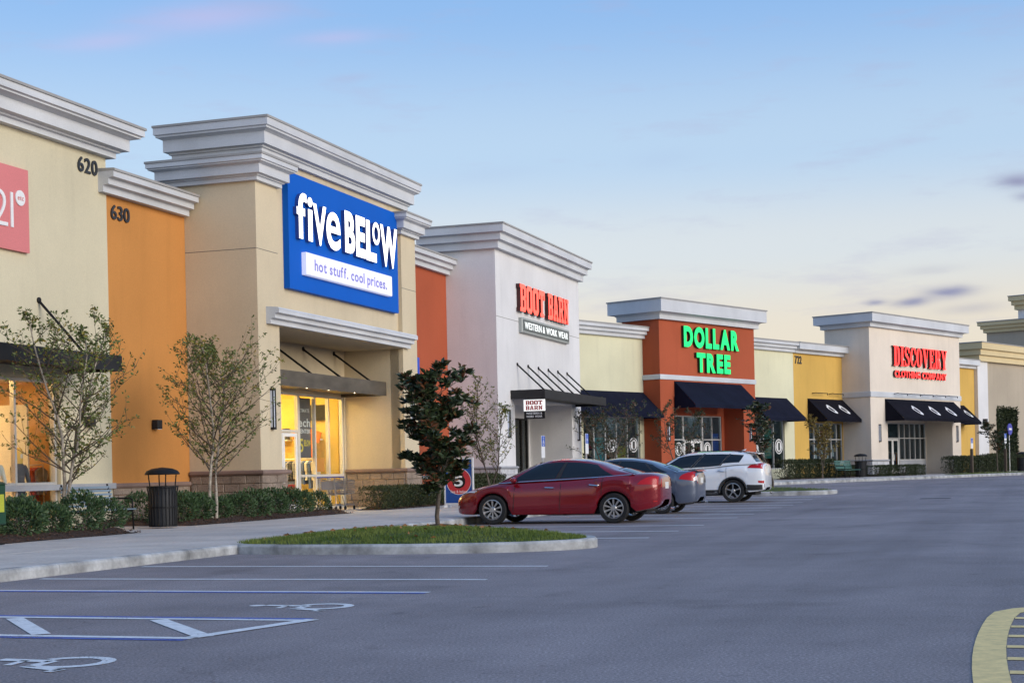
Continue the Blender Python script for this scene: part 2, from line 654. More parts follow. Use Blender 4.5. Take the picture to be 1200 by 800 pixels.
g = MB()
xs = [-3000, -900, -300, -120, -70] + [-50 + 5 * i for i in range(31)] + [120, 160, 300, 900, 3000]
ys = [-3000, -900, -300, -100, -40] + [-25 + 5 * i for i in range(10)] + [25 + 2.5 * i for i in range(29)] + [100, 110, 130, 160, 220, 400, 1200, 4000]
vs = [(x, y, gz(x, y)) for y in ys for x in xs]
nx = len(xs)
g.add(vs, [(j * nx + i, j * nx + i + 1, (j + 1) * nx + i + 1, (j + 1) * nx + i) for j in range(len(ys) - 1) for i in range(nx - 1)])
lot = g.build('parking_lot', ASPH, smooth=60)
lot['kind'] = 'structure'

def sheet(name, pts, m, lift=.004, F=FA, parent=lot):
    """thin painted sheet that follows the lot"""
    vs = []
    for x, y in pts:
        w = F.w(x, y)
        vs.append((w.x, w.y, gz(w.x, w.y) + lift))
    b = MB().add(vs, [tuple(range(len(vs)))])
    o = b.build(name, m, None, fix=False)
    me = o.data
    if me.polygons[0].normal.z < 0:
        me.flip_normals()
    o.parent = parent
    return o
def stripe(name, x0, y0, x1, y1, w, m, lift=.004, F=FA):
    d = Vector((x1 - x0, y1 - y0))
    p = Vector((-d.y, d.x)).normalized() * w / 2
    return sheet(name, [(x0 + p.x, y0 + p.y), (x1 + p.x, y1 + p.y), (x1 - p.x, y1 - p.y), (x0 - p.x, y0 - p.y)], m, lift, F)

# stalls in front of the left bed (accessible ones are white with a blue edge)
for u in (18.42, 16.12):
    stripe('parking_line', u, 5.72, u, 11.55, .12, PAINT_W)
stripe('parking_line', 14.40, 5.72, 14.40, 11.5, .10, PAINT_W)
stripe('parking_line', 14.28, 5.72, 14.28, 11.5, .12, PAINT_B)
stripe('parking_line', 11.66, 5.70, 11.66, 11.5, .10, PAINT_B)
stripe('parking_line', 11.54, 5.72, 11.54, 11.5, .11, PAINT_W, .0045)
stripe('parking_line', 10.16, 5.95, 10.16, 11.5, .11, PAINT_W, .0045)
stripe('parking_line', 10.04, 5.95, 10.04, 11.5, .10, PAINT_B)
for k in range(4):                                     # access aisle hatching
    y = 7.03 + 1.45 * k
    stripe('parking_line', 11.44, y, 10.26, y - 1.12, .15, PAINT_W, .0055)
stripe('parking_line', 11.60, 5.66, 10.20, 5.98, .14, PAINT_W, .0068)
for u in (7.6,):
    stripe('parking_line', u, 5.72, u, 11.5, .10, PAINT_W)
# stalls beyond the grass island
stripe('parking_line', 25.9, 6.2, 25.9, 8.3, .16, PAINT_W)
for u in (28.6, 31.3, 35.7, 38.3, 41.2, 43.7, 46.3, 48.7, 51.4, 54.0):
    stripe('parking_line', u, 6.2 + .02 * (u - 25), u, 11.8, .16, PAINT_W)
# opposite row across the driveway, mostly out of sight
sheet('drain_grate', [(50.7, 2.3), (50.7, 3.25), (51.4, 3.25), (51.4, 2.3)], mat('iron_grate', (.03, .03, .03), .7), .005)
# accessible symbol: painted wheelchair, laid flat
def wheelchair(cx, cy, s=1.0):
    def T(px, py):
        # drawn upright in (px right, py up); up points towards the shops
        return (cx - px * s, cy + py * s)
    head = [T(-.02 + .085 * math.cos(2 * math.pi * k / 14), .80 + .085 * math.sin(2 * math.pi * k / 14)) for k in range(14)]
    sheet('accessible_symbol', head, PAINT_W)
    def arc(r0, r1, a0, a1, ox, oy, n=16):
        o = [T(ox + r1 * math.cos(R(a0 + (a1 - a0) * k / n)), oy + r1 * math.sin(R(a0 + (a1 - a0) * k / n))) for k in range(n + 1)]
        i = [T(ox + r0 * math.cos(R(a0 + (a1 - a0) * k / n)), oy + r0 * math.sin(R(a0 + (a1 - a0) * k / n))) for k in range(n + 1)]
        b = MB()
        for k in range(n):
            vs = []
            for q in (o[k], o[k + 1], i[k + 1], i[k]):
                w = FA.w(*q)
                vs.append((w.x, w.y, gz(w.x, w.y) + .0045))
            b.add(vs, [(0, 1, 2, 3)])
        ob = b.build('accessible_symbol', PAINT_W)
        if ob.data.polygons[0].normal.z < 0:
            ob.data.flip_normals()
        ob.parent = lot
    arc(.23, .335, 115, 395, 0.02, .05)
    def bar(a, b_, w):
        pa, pb = T(*a), T(*b_)
        stripe('accessible_symbol', pa[0], pa[1], pb[0], pb[1], w * s, PAINT_W, .0052)
    bar((-.04, .70), (.0, .22), .12)
    bar((-.02, .46), (.26, .42), .07)
    bar((-.02, .22), (.30, .20), .10)
    bar((.29, .25), (.44, -.16), .09)
    bar((.40, -.15), (.54, -.12), .08)
wheelchair(12.80, 6.10, .90)
wheelchair(8.72, 5.98, .90)

# yellow hatched island on the driveway: a rounded outline with bars across
def rounded(x0, x1, y0, y1, r, n=10):
    out = []
    for cx, cy, a in ((x1 - r, y1 - r, 0), (x0 + r, y1 - r, 90), (x0 + r, y0 + r, 180), (x1 - r, y0 + r, 270)):
        for k in range(n + 1):
            t = R(a + 90 * k / n)
            out.append((cx + r * math.cos(t), cy + r * math.sin(t)))
    return out
def band(name, outer, inner, m, F, lift=.004):
    b = MB()
    n = len(outer)
    for k in range(n):
        vs = []
        for q in (outer[k], outer[(k + 1) % n], inner[(k + 1) % n], inner[k]):
            w = F.w(*q)
            vs.append((w.x, w.y, gz(w.x, w.y) + lift))
        b.add(vs, [(0, 1, 2, 3)])
    o = b.build(name, m)
    if o.data.polygons[0].normal.z < 0:
        o.data.flip_normals()
    o.parent = lot
def hatch_edge(d):
    """bowed island outline shrunk by d: left edge, rounded far end, right edge, rounded near end"""
    yl = lambda u: .345 - .0134 * (u - 10.6) ** 2
    yc = -1.45
    out = [(2.2 + (12.3 - 2.2) * k / 20, yl(2.2 + (12.3 - 2.2) * k / 20) - d) for k in range(21)]
    y1 = yl(12.3)
    for k in range(1, 12):                      # far end: half super-ellipse
        t = math.pi / 2 - math.pi * k / 12
        c_, s_ = math.cos(t), math.sin(t)
        out.append((12.3 + (1.30 - d) * abs(c_) ** .75, yc + (y1 - d - yc) * math.copysign(abs(s_) ** .75, s_)))
    out += [(u, 2 * yc - y) for u, y in out[:21][::-1]]
    y0 = yl(2.2)
    for k in range(1, 8):
        t = math.pi / 2 + math.pi * k / 8
        out.append((2.2 + (.8 - d) * math.cos(t), yc - (y0 - d - yc) * math.sin(t)))
    return out
ho, hi_ = hatch_edge(0), hatch_edge(.20)
band('hatched_island_outline', ho, hi_, PAINT_Y, FA)
for k in range(17):
    u = 12.28 - .63 * k
    e = .345 - .0134 * (u - 10.6) ** 2 - .205
    stripe('hatched_island_bar', u, -2.9 - e, u, e, .14, PAINT_Y)

# ------------------------------------------------------------------ pavements, kerbs, islands
def slab_walk(name, F, x0, x1, y0, y1, z, dx, rows, kerb=True, seed=1, m=CONC, ang=0):
    """pavement: a bed, single slabs on it and kerb stones along the low-y side"""
    rnd = random.Random(seed)
    b = MB().box(x0, x1, y0 + .16, y1, z - .5, z - .03)
    base = thing(name, name, 'pavement', F, (x0, y0, 0))
    for k in ('label', 'category'):
        del base[k]
    root = b.build(name, m, base)
    bpy.data.objects.remove(base)
    root.location = F.w(x0, y0, 0)
    root.rotation_euler = (0, 0, F.rz)
    root['kind'] = 'structure'
    OFF[root.name] = (x0, y0, 0)
    nxs = max(1, round((x1 - x0) / dx))
    sx = (x1 - x0) / nxs
    for i in range(nxs):
        for r in range(len(rows) - 1):
            ya, yb = rows[r], rows[r + 1]
            t = rnd.uniform(-.002, .002)
            MB().cbox2(x0 + i * sx + .004, x0 + (i + 1) * sx - .004, ya + .004, yb - .004, z - .06, z + t, .006).build('paving_slab', m, root)
    if kerb:
        nk = max(1, round((x1 - x0) / 3.0))
        sk = (x1 - x0) / nk
        for i in range(nk):
            a, c = x0 + i * sk + .004, x0 + (i + 1) * sk - .004
            pr = [(y0, z - .5), (y0 + .155, z - .5), (y0 + .155, z + .001), (y0 + .045, z + .001), (y0 + .012, z - .018), (y0, z - .05)]
            MB().prism(pr, a, c, 'x').build('kerb_stone', CONC_K, root)
    return root
def cbox2(s, x0, x1, y0, y1, z0, z1, c):
    """slab with chamfered top edges"""
    b = [(x0, y0), (x1, y0), (x1, y1), (x0, y1)]
    t = [(x0 + c, y0 + c), (x1 - c, y0 + c), (x1 - c, y1 - c), (x0 + c, y1 - c)]
    vs = [(*p, z0) for p in b] + [(*p, z1 - c) for p in b] + [(*p, z1) for p in t]
    fs = [(8, 9, 10, 11)]
    for i in range(4):
        j = (i + 1) % 4
        fs += [(i, j, 4 + j, 4 + i), (4 + i, 4 + j, 8 + j, 8 + i)]
    return s.add(vs, fs)
MB.cbox2 = cbox2
slab_walk('pavement', FA, 4.0, 26.4, 11.75, 20.85, .15, 1.9, [11.91, 14.2, 16.45, 18.6, 20.85], seed=3)
slab_walk('pavement', FA, 26.4, 66.4, 12.25, 20.85, .152, 1.9, [12.41, 14.6, 17.3, 18.6, 20.85], seed=4)
slab_walk('pavement', FB, -4.5, 76.0, -7.3, -.02, ZB + .15, 2.2, [-7.14, -5.0, -2.6, -.02], seed=5)

GRASS_SOIL = mat('lawn_soil', (.060, .085, .022), .95, .3, 1.5, .5, 30, fine=.3, fscale=20)
MULCH = mat('bark_mulch', (.055, .030, .020), .95, .35, 3, .9, 28, fine=.5, fscale=35)

def grass_mat(name, a, b_):
    m, n, l, b = new_mat(name)
    geo = n.new('ShaderNodeNewGeometry')
    t = n.new('ShaderNodeTexNoise')
    t.inputs['Scale'].default_value = 1.4
    t.inputs['Detail'].default_value = 6
    l.new(geo.outputs['Position'], t.inputs['Vector'])
    r = n.new('ShaderNodeValToRGB')
    r.color_ramp.elements[0].position = .35
    r.color_ramp.elements[1].position = .65
    r.color_ramp.elements[0].color = (*a, 1)
    r.color_ramp.elements[1].color = (*b_, 1)
    l.new(t.outputs[0], r.inputs[0])
    l.new(r.outputs[0], b.inputs['Base Color'])
    b.inputs['Roughness'].default_value = .7
    b.inputs['Specular IOR Level'].default_value = .25
    return m
LAWN = grass_mat('lawn_grass', (.075, .125, .020), (.17, .21, .048))

def island(F, outline, kerb_w, h, crown, nseg, label, blades, seed, zg):
    """kerbed lawn island; outline is a closed plan polygon running anticlockwise"""
    rnd = random.Random(seed)
    cx = sum(p[0] for p in outline) / len(outline)
    cy = sum(p[1] for p in outline) / len(outline)
    def inset(d):
        n = len(outline)
        out = []
        for i in range(n):
            p, q, r_ = Vector(outline[i - 1]), Vector(outline[i]), Vector(outline[(i + 1) % n])
            a, b = (q - p).normalized(), (r_ - q).normalized()
            na, nb = Vector((-a.y, a.x)), Vector((-b.y, b.x))
            m_ = (na + nb).normalized()
            m_ = m_ / max(.4, m_.dot(na))
            out.append(q + m_ * d)
        return out
    inn = inset(kerb_w)
    n = len(outline)
    # lawn
    rings = 7
    vs, fs = [], []
    for k in range(rings):
        t = k / (rings - 1)
        for p in inn:
            q = Vector((cx, cy)) * t + p * (1 - t)
            vs.append((q.x, q.y, zg + h - .01 + crown * math.sin(t * math.pi / 2)))
    for k in range(rings - 1):
        for i in range(n):
            j = (i + 1) % n
            fs.append((k * n + i, k * n + j, (k + 1) * n + j, (k + 1) * n + i))
    b = MB().add(vs, fs)
    base = (cx, cy, 0)
    OFF['__i'] = base
    me = b.mesh('grass_island', base)
    o = put('grass_island', me, GRASS_SOIL, None, 70)
    o.location = F.w(*base)
    o.rotation_euler = (0, 0, F.rz)
    o['kind'] = 'structure'
    OFF[o.name] = base
    # kerb stones
    i0, step = 0, max(1, n // nseg)
    i2 = inset(.03)
    while i0 < n:
        i1 = min(i0 + step, n)
        vs, fs = [], []
        idx = [k % n for k in range(i0, i1 + 1)]
        for k in idx:
            a, c, d = Vector(outline[k]), i2[k], inn[k]
            for q, z in ((a, zg - .3), (a, zg + h - .035), (c, zg + h), (d, zg + h), (d, zg - .3)):
                vs.append((q.x, q.y, z))
        for s in range(len(idx) - 1):
            for r_ in range(4):
                fs.append((s * 5 + r_, (s + 1) * 5 + r_, (s + 1) * 5 + r_ + 1, s * 5 + r_ + 1))
        fs += [(0, 1, 2, 3, 4), tuple(reversed([(len(idx) - 1) * 5 + r_ for r_ in range(5)]))]
        MB().add(vs, fs).build('kerb_stone', CONC_K, o, smooth=35, fix=True)
        i0 = i1
    # turf blades
    gm = MB()
    mnx, mxx = min(p.x for p in inn), max(p.x for p in inn)
    mny, mxy = min(p.y for p in inn), max(p.y for p in inn)
    def inside(x, y):
        c = False
        for i in range(n):
            a, b_ = inn[i - 1], inn[i]
            if (a.y > y) != (b_.y > y) and x < (b_.x - a.x) * (y - a.y) / (b_.y - a.y) + a.x:
                c = not c
        return c
    def height(x, y):
        # ring parameter by ray from the centre
        lo, hi = 1.0, 60.0
        d = Vector((x - cx, y - cy))
        t = 0
        for i in range(n):
            a, b_ = inn[i - 1] - Vector((cx, cy)), inn[i] - Vector((cx, cy))
            den = (b_ - a).cross(d) if False else ((b_.x - a.x) * d.y - (b_.y - a.y) * d.x)
            if abs(den) < 1e-9:
                continue
            k = (a.y * d.x - a.x * d.y) / den
            if 0 <= k <= 1:
                q = a + (b_ - a) * k
                s = q.dot(d) / max(1e-9, d.dot(d))
                if s > 0:
                    t = 1 - 1 / s
        return zg + h - .01 + crown * math.sin(max(0, min(1, t)) * math.pi / 2)
    c = 0
    while c < blades:
        x, y = rnd.uniform(mnx, mxx), rnd.uniform(mny, mxy)
        if not inside(x, y):
            continue
        z = height(x, y) - .005
        hh = rnd.uniform(.03, .075) * (1 if noise.noise((x * 1.5, y * 1.5, 3)) > -.15 else .6)
        a = rnd.uniform(0, math.tau)
        w = rnd.uniform(.004, .009)
        lx, ly = rnd.uniform(-.03, .03), rnd.uniform(-.03, .03)
        gm.add([(x - w * math.cos(a), y - w * math.sin(a), z), (x + w * math.cos(a), y + w * math.sin(a), z), (x + lx, y + ly, z + hh)], [(0, 1, 2)])
        c += 1
    gr = gm.build('grass', LAWN, o)
    gr['kind'] = 'stuff'
    return o
def smooth_outline(ctrl, per=6):
    n = len(ctrl)
    out = []
    for i in range(n):
        p0, p1, p2, p3 = (Vector(ctrl[(i + k - 1) % n]) for k in range(4))
        for s in range(per):
            t = s / per
            out.append(.5 * ((2 * p1) + (-p0 + p2) * t + (2 * p0 - 5 * p1 + 4 * p2 - p3) * t * t + (-p0 + 3 * p1 - 3 * p2 + p3) * t ** 3))
    # anticlockwise
    ar = sum(out[i - 1].x * out[i].y - out[i].x * out[i - 1].y for i in range(len(out)))
    return out if ar > 0 else out[::-1]
ISL = island(FA, smooth_outline([(21.45, 11.7), (21.15, 9.6), (21.4, 7.7), (22.1, 6.6), (23.1, 6.35), (24.6, 7.2), (25.9, 9.0), (26.4, 11.2), (26.1, 12.2), (22.6, 12.3)]), .16, .15, .15, 12, '', 26000, 5, 0.0)
island(FA, smooth_outline([(55.6, 11.9), (55.3, 9.0), (55.9, 7.2), (57.4, 6.6), (58.8, 7.4), (59.3, 9.4), (59.2, 11.9), (57.4, 12.5)]), .16, .15, .12, 12, '', 3500, 6, .12)
lawn2 = island(FB, smooth_outline([(28.5, -6.6), (31, -7.1), (38, -7.1), (41.2, -6.7), (41.0, -5.2), (36, -4.8), (31, -5.0)]), .02, .16, .04, 12, '', 3500, 7, ZB)

# ------------------------------------------------------------------ building kit
def corn_prof(top, h, out):
    """stepped foam cornice, bottom to top, (out, z)"""
    b = top - h
    return [(-.05, b), (out * .25, b), (out * .25, b + h * .15), (out * .36, b + h * .17), (out * .36, b + h * .22), (out * .58, b + h * .24), (out * .58, b + h * .58),
            (out * .72, b + h * .62), (out * .86, b + h * .65), (out * .86, b + h * .70), (out * .95, b + h * .72), (out * .95, top - .07), (-.05, top - .07)]
def corn_prof2(top, h, out):
    """plain deep fascia over a small bed mould"""
    b = top - h
    return [(-.05, b), (out * .35, b), (out * .35, b + h * .22), (out * .5, b + h * .30), (out * .92, b + h * .33), (out * .92, top - .07), (-.05, top - .07)]
def corn_prof3(top, h, out):
    """three even steps, each further out"""
    b = top - h
    return [(-.05, b), (out * .35, b), (out * .35, b + h * .28), (out * .42, b + h * .30), (out * .64, b + h * .32), (out * .64, b + h * .58), (out * .7, b + h * .6), (out * .93, b + h * .62), (out * .93, top - .07), (-.05, top - .07)]
def cornice(parent, path, top, h, out, kind=1, m=None, flash=True):
    pr = (corn_prof, corn_prof2, corn_prof3)[kind - 1](top, h, out)
    MB().sweep(path, pr).build('cornice', m or TRIM, parent, fix=True)
    if flash:
        MB().sweep(path, [(-.05, top - .068), (out, top - .068), (out, top - .01), (out - .05, top), (-.05, top + .02)]).build('cap_flashing', FLASH, parent, fix=True)
def ledge(parent, path, z, h, out, m, name='ledge'):
    MB().sweep(path, [(-.03, z), (out * .7, z), (out, z + h * .35), (out, z + h * .8), (out * .6, z + h), (-.03, z + h)]).build(name, m, parent, fix=True)
def blocks(parent, x0, x1, y0, y1, z0, z1, axis, m, name='stone_block', seed=1, bw=.42, rows=5):
    """coursed split-face blocks on a wall: axis 'x' runs along x facing -y; 'y' runs along y facing -x"""
    rnd = random.Random(seed)
    L0, L1 = (x0, x1) if axis == 'x' else (y0, y1)
    rh = (z1 - z0) / rows
    for r in range(rows):
        a = L0
        first = True
        while a < L1 - .02:
            w = bw * (1 if not (first and r % 2) else .5) * rnd.uniform(.9, 1.1)
            b = min(a + w, L1)
            if L1 - b < .12:
                b = L1
            p = rnd.uniform(0, .02)
            za, zb = z0 + r * rh + .005, z0 + (r + 1) * rh - .005
            if axis == 'x':
                MB().cbox(a + .005, b - .005, y0 - .05 - p, y0, za, zb, .014).build(name, m, parent)
            else:
                bb = MB().cbox(a + .005, b - .005, x0 - .05 - p, x0, za, zb, .014)
                bb.v = [(q[1], q[0], q[2]) for q in bb.v]
                bb.f = [tuple(reversed(f)) for f in bb.f]
                bb.build(name, m, parent)
            a = b
            first = False
def glazing(parent, x0, x1, z0, z1, y, xs, zs, pane=None, fr=None, fw=.06, name='window', doors=(), skip=()):
    """aluminium storefront at plane y: outer frame, uprights at xs, rails at zs, one pane per bay"""
    fr = fr or ALU
    pane = pane or PANE
    b = MB()
    b.box(x0, x0 + fw, y, y + .11, z0, z1)
    b.box(x1 - fw, x1, y, y + .11, z0, z1)
    b.box(x0 + fw, x1 - fw, y + .001, y + .109, z1 - fw, z1)
    b.box(x0 + fw, x1 - fw, y + .001, y + .109, z0, z0 + fw)
    w = b.build('frame', fr, parent)
    w.name = name
    OFF[w.name] = OFF[parent.name]
    for x in xs:
        MB().box(x - fw / 2, x + fw / 2, y - .004, y + .108, z0 + fw, z1 - fw).build('mullion', fr, w)
    X = [x0 + fw / 2] + list(xs) + [x1 - fw / 2]
    Z = [z0 + fw / 2] + list(zs) + [z1 - fw / 2]
    for i in range(len(X) - 1):
        for z in zs:
            MB().box(X[i] + fw / 2, X[i + 1] - fw / 2, y + .002, y + .107, z - fw / 2, z + fw / 2).build('transom', fr, w)
        for k in range(len(Z) - 1):
            if (i, k) in skip:
                continue
            MB().box(X[i] + fw / 2, X[i + 1] - fw / 2, y + .05, y + .058, Z[k] + fw / 2, Z[k + 1] - fw / 2).build('pane', pane, w)
    return w
def leaf_door(parent, x0, x1, z0, z1, y, pane=None, fr=None, hand=1):
    fr = fr or WHITE
    b = MB()
    s = .11
    b.box(x0, x0 + s, y, y + .05, z0, z1).box(x1 - s, x1, y, y + .05, z0, z1)
    b.box(x0 + s, x1 - s, y + .001, y + .049, z1 - s, z1).box(x0 + s, x1 - s, y + .001, y + .049, z0, z0 + .22)
    d = b.build('door', fr, parent)
    MB().box(x0 + s, x1 - s, y + .02, y + .028, z0 + .22, z1 - s).build('pane', pane or PANE, d)
    hx = x1 - .06 if hand > 0 else x0 + .06
    MB().tube([(hx, y, z0 + .85), (hx, y - .06, z0 + .87), (hx, y - .06, z0 + 1.28), (hx, y, z0 + 1.3)], .014, 6).build('handle', ALU, d, smooth=40)
    return d
def shell(parent, x0, x1, y0, y1, z0, z1, m, holes=(), t=.3, left=True, right=True, roof=True, name='wall'):
    """front wall with holes, side walls, back wall and a roof deck below the parapet"""
    MB().wall(x0, x1, z0, z1, y0, y0 + t, list(holes)).build(name, m, parent)
    if left:
        MB().box(x0 + .001, x0 + t, y0 + t, y1, z0, z1 - .002).build('side_wall', m, parent)
    if right:
        MB().box(x1 - t, x1 - .001, y0 + t, y1, z0, z1 - .002).build('side_wall', m, parent)
    MB().box(x0 + (t if left else 0), x1 - (t if right else 0), y1 - .2, y1 - .01, z0, z1 - .004).build('back_wall', m, parent)
    if roof:
        MB().box(x0 + (t if left else 0), x1 - (t if right else 0), y0 + t, y1 - .2, z1 - .9, z1 - .75).build('roof', FLASH, parent)
def reveal(parent, x0, x1, y, z):
    MB().box(x0, x1, y - .003, y + .01, z - .009, z + .009).build('reveal_joint', REVEAL, parent)
def flat_canopy(parent, x0, x1, y0, y1, z0, z1, m, rods, wall_y, rod_z, rod_y):
    c = MB().box(x0 + .03, x1 - .03, y0 + .03, y1, z0 + .10, z1 - .05).build('canopy', m, parent)
    f = MB()
    f.prism([(y0, z0), (y0 + .05, z0), (y0 + .05, z1 - .02), (y0 + .03, z1), (y0, z1)], x0, x1, 'x')
    f.box(x0, x0 + .05, y0 + .051, y1, z0 + .001, z1 - .001).box(x1 - .05, x1, y0 + .051, y1, z0 + .001, z1 - .001)
    f.build('fascia', m, c)
    for x in rods:
        MB().tube([(x, wall_y, rod_z), (x, rod_y, z1 - .03)], .032, 8).build('hanger_rod', BLACK, c, smooth=40)
        MB().lathe([(0, 0), (.07, 0), (.07, -.03), (.03, -.05)], 10, (x, wall_y, rod_z), 'y').build('wall_plate', BLACK, c)
    return c
def awning(parent, x0, x1, yw, yo, zt, zb, m, val=.16):
    """sloped canvas awning: sloping sheet, closed cheeks and a short valance"""
    t = .02
    b = MB()
    b.prism([(yw, zt), (yo, zb), (yo, zb - val), (yo + t, zb - val), (yo + t, zb - .008), (yw, zt - t * 1.6)], x0, x1, 'x')
    a = b.build('awning', m, parent)
    for x in (x0, x1 - t):
        MB().prism([(yw, zt - .035), (yo + t + .002, zb - .03), (yo + t + .002, zb - val), (yw, zb - val)], x + .0005, x + t - .0005, 'x').build('cheek', m, a)
    fr = MB()
    n = max(2, int((x1 - x0) / 1.4))
    for i in range(n + 1):
        x = x0 + .04 + (x1 - x0 - .08) * i / n
        fr.tube([(x, yw, zt - .07), (x, yo + .05, zb - .06)], .015, 6)
    fr.tube([(x0 + .04, yo + .05, zb - .06), (x1 - .04, yo + .05, zb - .06)], .015, 6)
    fr.build('awning_frame', ALU, a)
    return a
LAMP_GLASS = mat('frosted_lamp_glass', (.62, .66, .74), .35, .05, emit=.0)
def wall_lamp(F, x, y, z0, z1, label, group):
    t = thing('wall_lamp', label, 'wall lamp', F, (x, y, z0), group)
    w = .16
    MB().box(x - w / 2, x + w / 2, y - .10, y + .0, z0, z0 + .06).build('bottom_cap', DARKMET, t)
    MB().box(x - w / 2, x + w / 2, y - .10, y + .0, z1 - .06, z1).build('top_cap', DARKMET, t)
    for s in (-1, 1):
        MB().box(x + s * (w / 2 - .012) - .012, x + s * (w / 2 - .012) + .012, y - .10, y - .07, z0 + .06, z1 - .06).build('side_bar', DARKMET, t)
    MB().box(x - w / 2 + .006, x + w / 2 - .006, y - .07, y - .002, z0 + .06, z1 - .06).build('diffuser', LAMP_GLASS, t)
    return t

# ---- lettering
_txt = {}
def glyph(ch, bold, dpt):
    k = (ch, bold, dpt)
    if k not in _txt:
        c = bpy.data.curves.new('glyph', 'FONT')
        c.body = ch
        c.size = 1
        c.offset = bold
        c.extrude = dpt / 2
        c.resolution_u = 4
        o = bpy.data.objects.new('glyph', c)
        COL.objects.link(o)
        dg = bpy.context.evaluated_depsgraph_get()
        me = bpy.data.meshes.new_from_object(o.evaluated_get(dg))
        bpy.data.objects.remove(o)
        bpy.data.curves.remove(c)
        vs = [tuple(v.co) for v in me.vertices]
        fs = [tuple(p.vertices) for p in me.polygons]
        bpy.data.meshes.remove(me)
        _txt[k] = (vs, fs)
    return _txt[k]
def contour_glyph(cons, dpt):
    c = bpy.data.curves.new('glyph', 'CURVE')
    c.dimensions = '2D'
    c.fill_mode = 'BOTH'
    c.extrude = dpt / 2
    for q in cons:
        sp = c.splines.new('POLY')
        sp.points.add(len(q) - 1)
        for i, p in enumerate(q):
            sp.points[i].co = (p[0], p[1], 0, 1)
        sp.use_cyclic_u = True
    o = bpy.data.objects.new('glyph', c)
    COL.objects.link(o)
    dg = bpy.context.evaluated_depsgraph_get()
    me = bpy.data.meshes.new_from_object(o.evaluated_get(dg))
    bpy.data.objects.remove(o)
    bpy.data.curves.remove(c)
    vs = [tuple(v.co) for v in me.vertices]
    fs = [tuple(p.vertices) for p in me.polygons]
    bpy.data.meshes.remove(me)
    return vs, fs
def fit_letter(parent, src, x0, x1, z0, z1, yf, dpt, mats, slant=0, axis='x', name='letter'):
    """glyph outline fitted into a box; front face takes mats[0], returns take mats[1].
    axis 'x': reads along +x facing -y.  axis 'y': reads along -y facing -x (x0,x1 are then y values, yf an x value)"""
    vs, fs = src
    ax, bx_ = min(v[0] for v in vs), max(v[0] for v in vs)
    az, bz = min(v[1] for v in vs), max(v[1] for v in vs)
    zs_ = [v[2] for v in vs]
    m = MB()
    out = []
    for v in vs:
        X = x0 + (v[0] - ax) / max(1e-6, bx_ - ax) * (x1 - x0)
        Z = z0 + (v[1] - az) / max(1e-6, bz - az) * (z1 - z0)
        D = yf + (dpt if v[2] < 0 else 0)
        out.append((X, D, Z) if axis == 'x' else (D, X, Z))
    m.v = out
    for f in fs:
        m.f.append(f)
        same = all(abs(vs[i][2] - max(zs_)) < 1e-5 for i in f)
        m.m.append(0 if same else 1)
    return m.build(name, mats, parent)
def word(parent, text, x0, x1, z0, z1, yf, dpt, mats, bold=.02, axis='x', gap=.09, name='letter'):
    cap = None
    items = []
    xx = 0
    hs = [v[1] for v in glyph('H', bold, .1)[0]]
    H0, H1 = min(hs), max(hs)
    for ch in text:
        if ch == ' ':
            xx += .30
            continue
        src = glyph(ch, bold, .1)
        a, b = min(v[0] for v in src[0]), max(v[0] for v in src[0])
        c, d = min(v[1] for v in src[0]), max(v[1] for v in src[0])
        items.append((src, xx, xx + b - a, c, d))
        xx += b - a + gap
    tot = xx - gap
    for src, a, b, c, d in items:
        s = (x1 - x0) / tot
        f = (z1 - z0) / (H1 - H0)
        fit_letter(parent, src, x0 + a * s, x0 + b * s, z0 + (c - H0) * f, z0 + (d - H0) * f, yf, dpt, mats, axis=axis, name=name)
def W_(c):  # rectangle contour
    return [(c[0], c[1]), (c[2], c[1]), (c[2], c[3]), (c[0], c[3])]
def oct_(x0, y0, x1, y1, c):
    return [(x0 + c, y0), (x1 - c, y0), (x1, y0 + c), (x1, y1 - c), (x1 - c, y1), (x0 + c, y1), (x0, y1 - c), (x0, y0 + c)]
SLAB = {   # western slab capitals on a .7 x 1 grid
    'B': [[(0, 0), (.56, 0), (.70, .12), (.70, .42), (.62, .5), (.70, .58), (.70, .88), (.56, 1), (0, 1), (0, .86), (.07, .86), (.07, .14), (0, .14)], [(.30, .16), (.42, .16), (.46, .2), (.46, .40), (.42, .43), (.30, .43)][::-1], [(.30, .57), (.42, .57), (.46, .6), (.46, .8), (.42, .84), (.30, .84)][::-1]],
    'O': [oct_(0, 0, .70, 1, .15), oct_(.25, .17, .45, .83, .05)[::-1]],
    'T': [[(.13, 0), (.57, 0), (.57, .14), (.47, .14), (.47, .82), (.54, .82), (.56, .66), (.72, .66), (.72, 1), (-.02, 1), (-.02, .66), (.14, .66), (.16, .82), (.23, .82), (.23, .14), (.13, .14)]],
    'A': [[(-.02, 0), (.30, 0), (.30, .14), (.25, .14), (.27, .26), (.43, .26), (.45, .14), (.40, .14), (.40, 0), (.72, 0), (.72, .14), (.66, .14), (.50, 1), (.20, 1), (.04, .14), (-.02, .14)], [(.29, .42), (.41, .42), (.35, .78)][::-1]],
    'R': [[(0, 0), (.34, 0), (.34, .14), (.28, .14), (.28, .40), (.36, .40), (.46, .14), (.42, .14), (.42, 0), (.74, 0), (.74, .14), (.68, .14), (.58, .44), (.70, .56), (.70, .88), (.56, 1), (0, 1), (0, .86), (.06, .86), (.06, .14), (0, .14)], [(.28, .56), (.42, .56), (.47, .61), (.47, .8), (.42, .84), (.28, .84)][::-1]],
    'N': [[(0, 0), (.32, 0), (.32, .14), (.25, .14), (.25, .60), (.52, 0), (.66, 0), (.66, .86), (.73, .86), (.73, 1), (.41, 1), (.41, .86), (.48, .86), (.48, .46), (.24, 1), (0, 1), (0, .86), (.07, .86), (.07, .14), (0, .14)]],
}
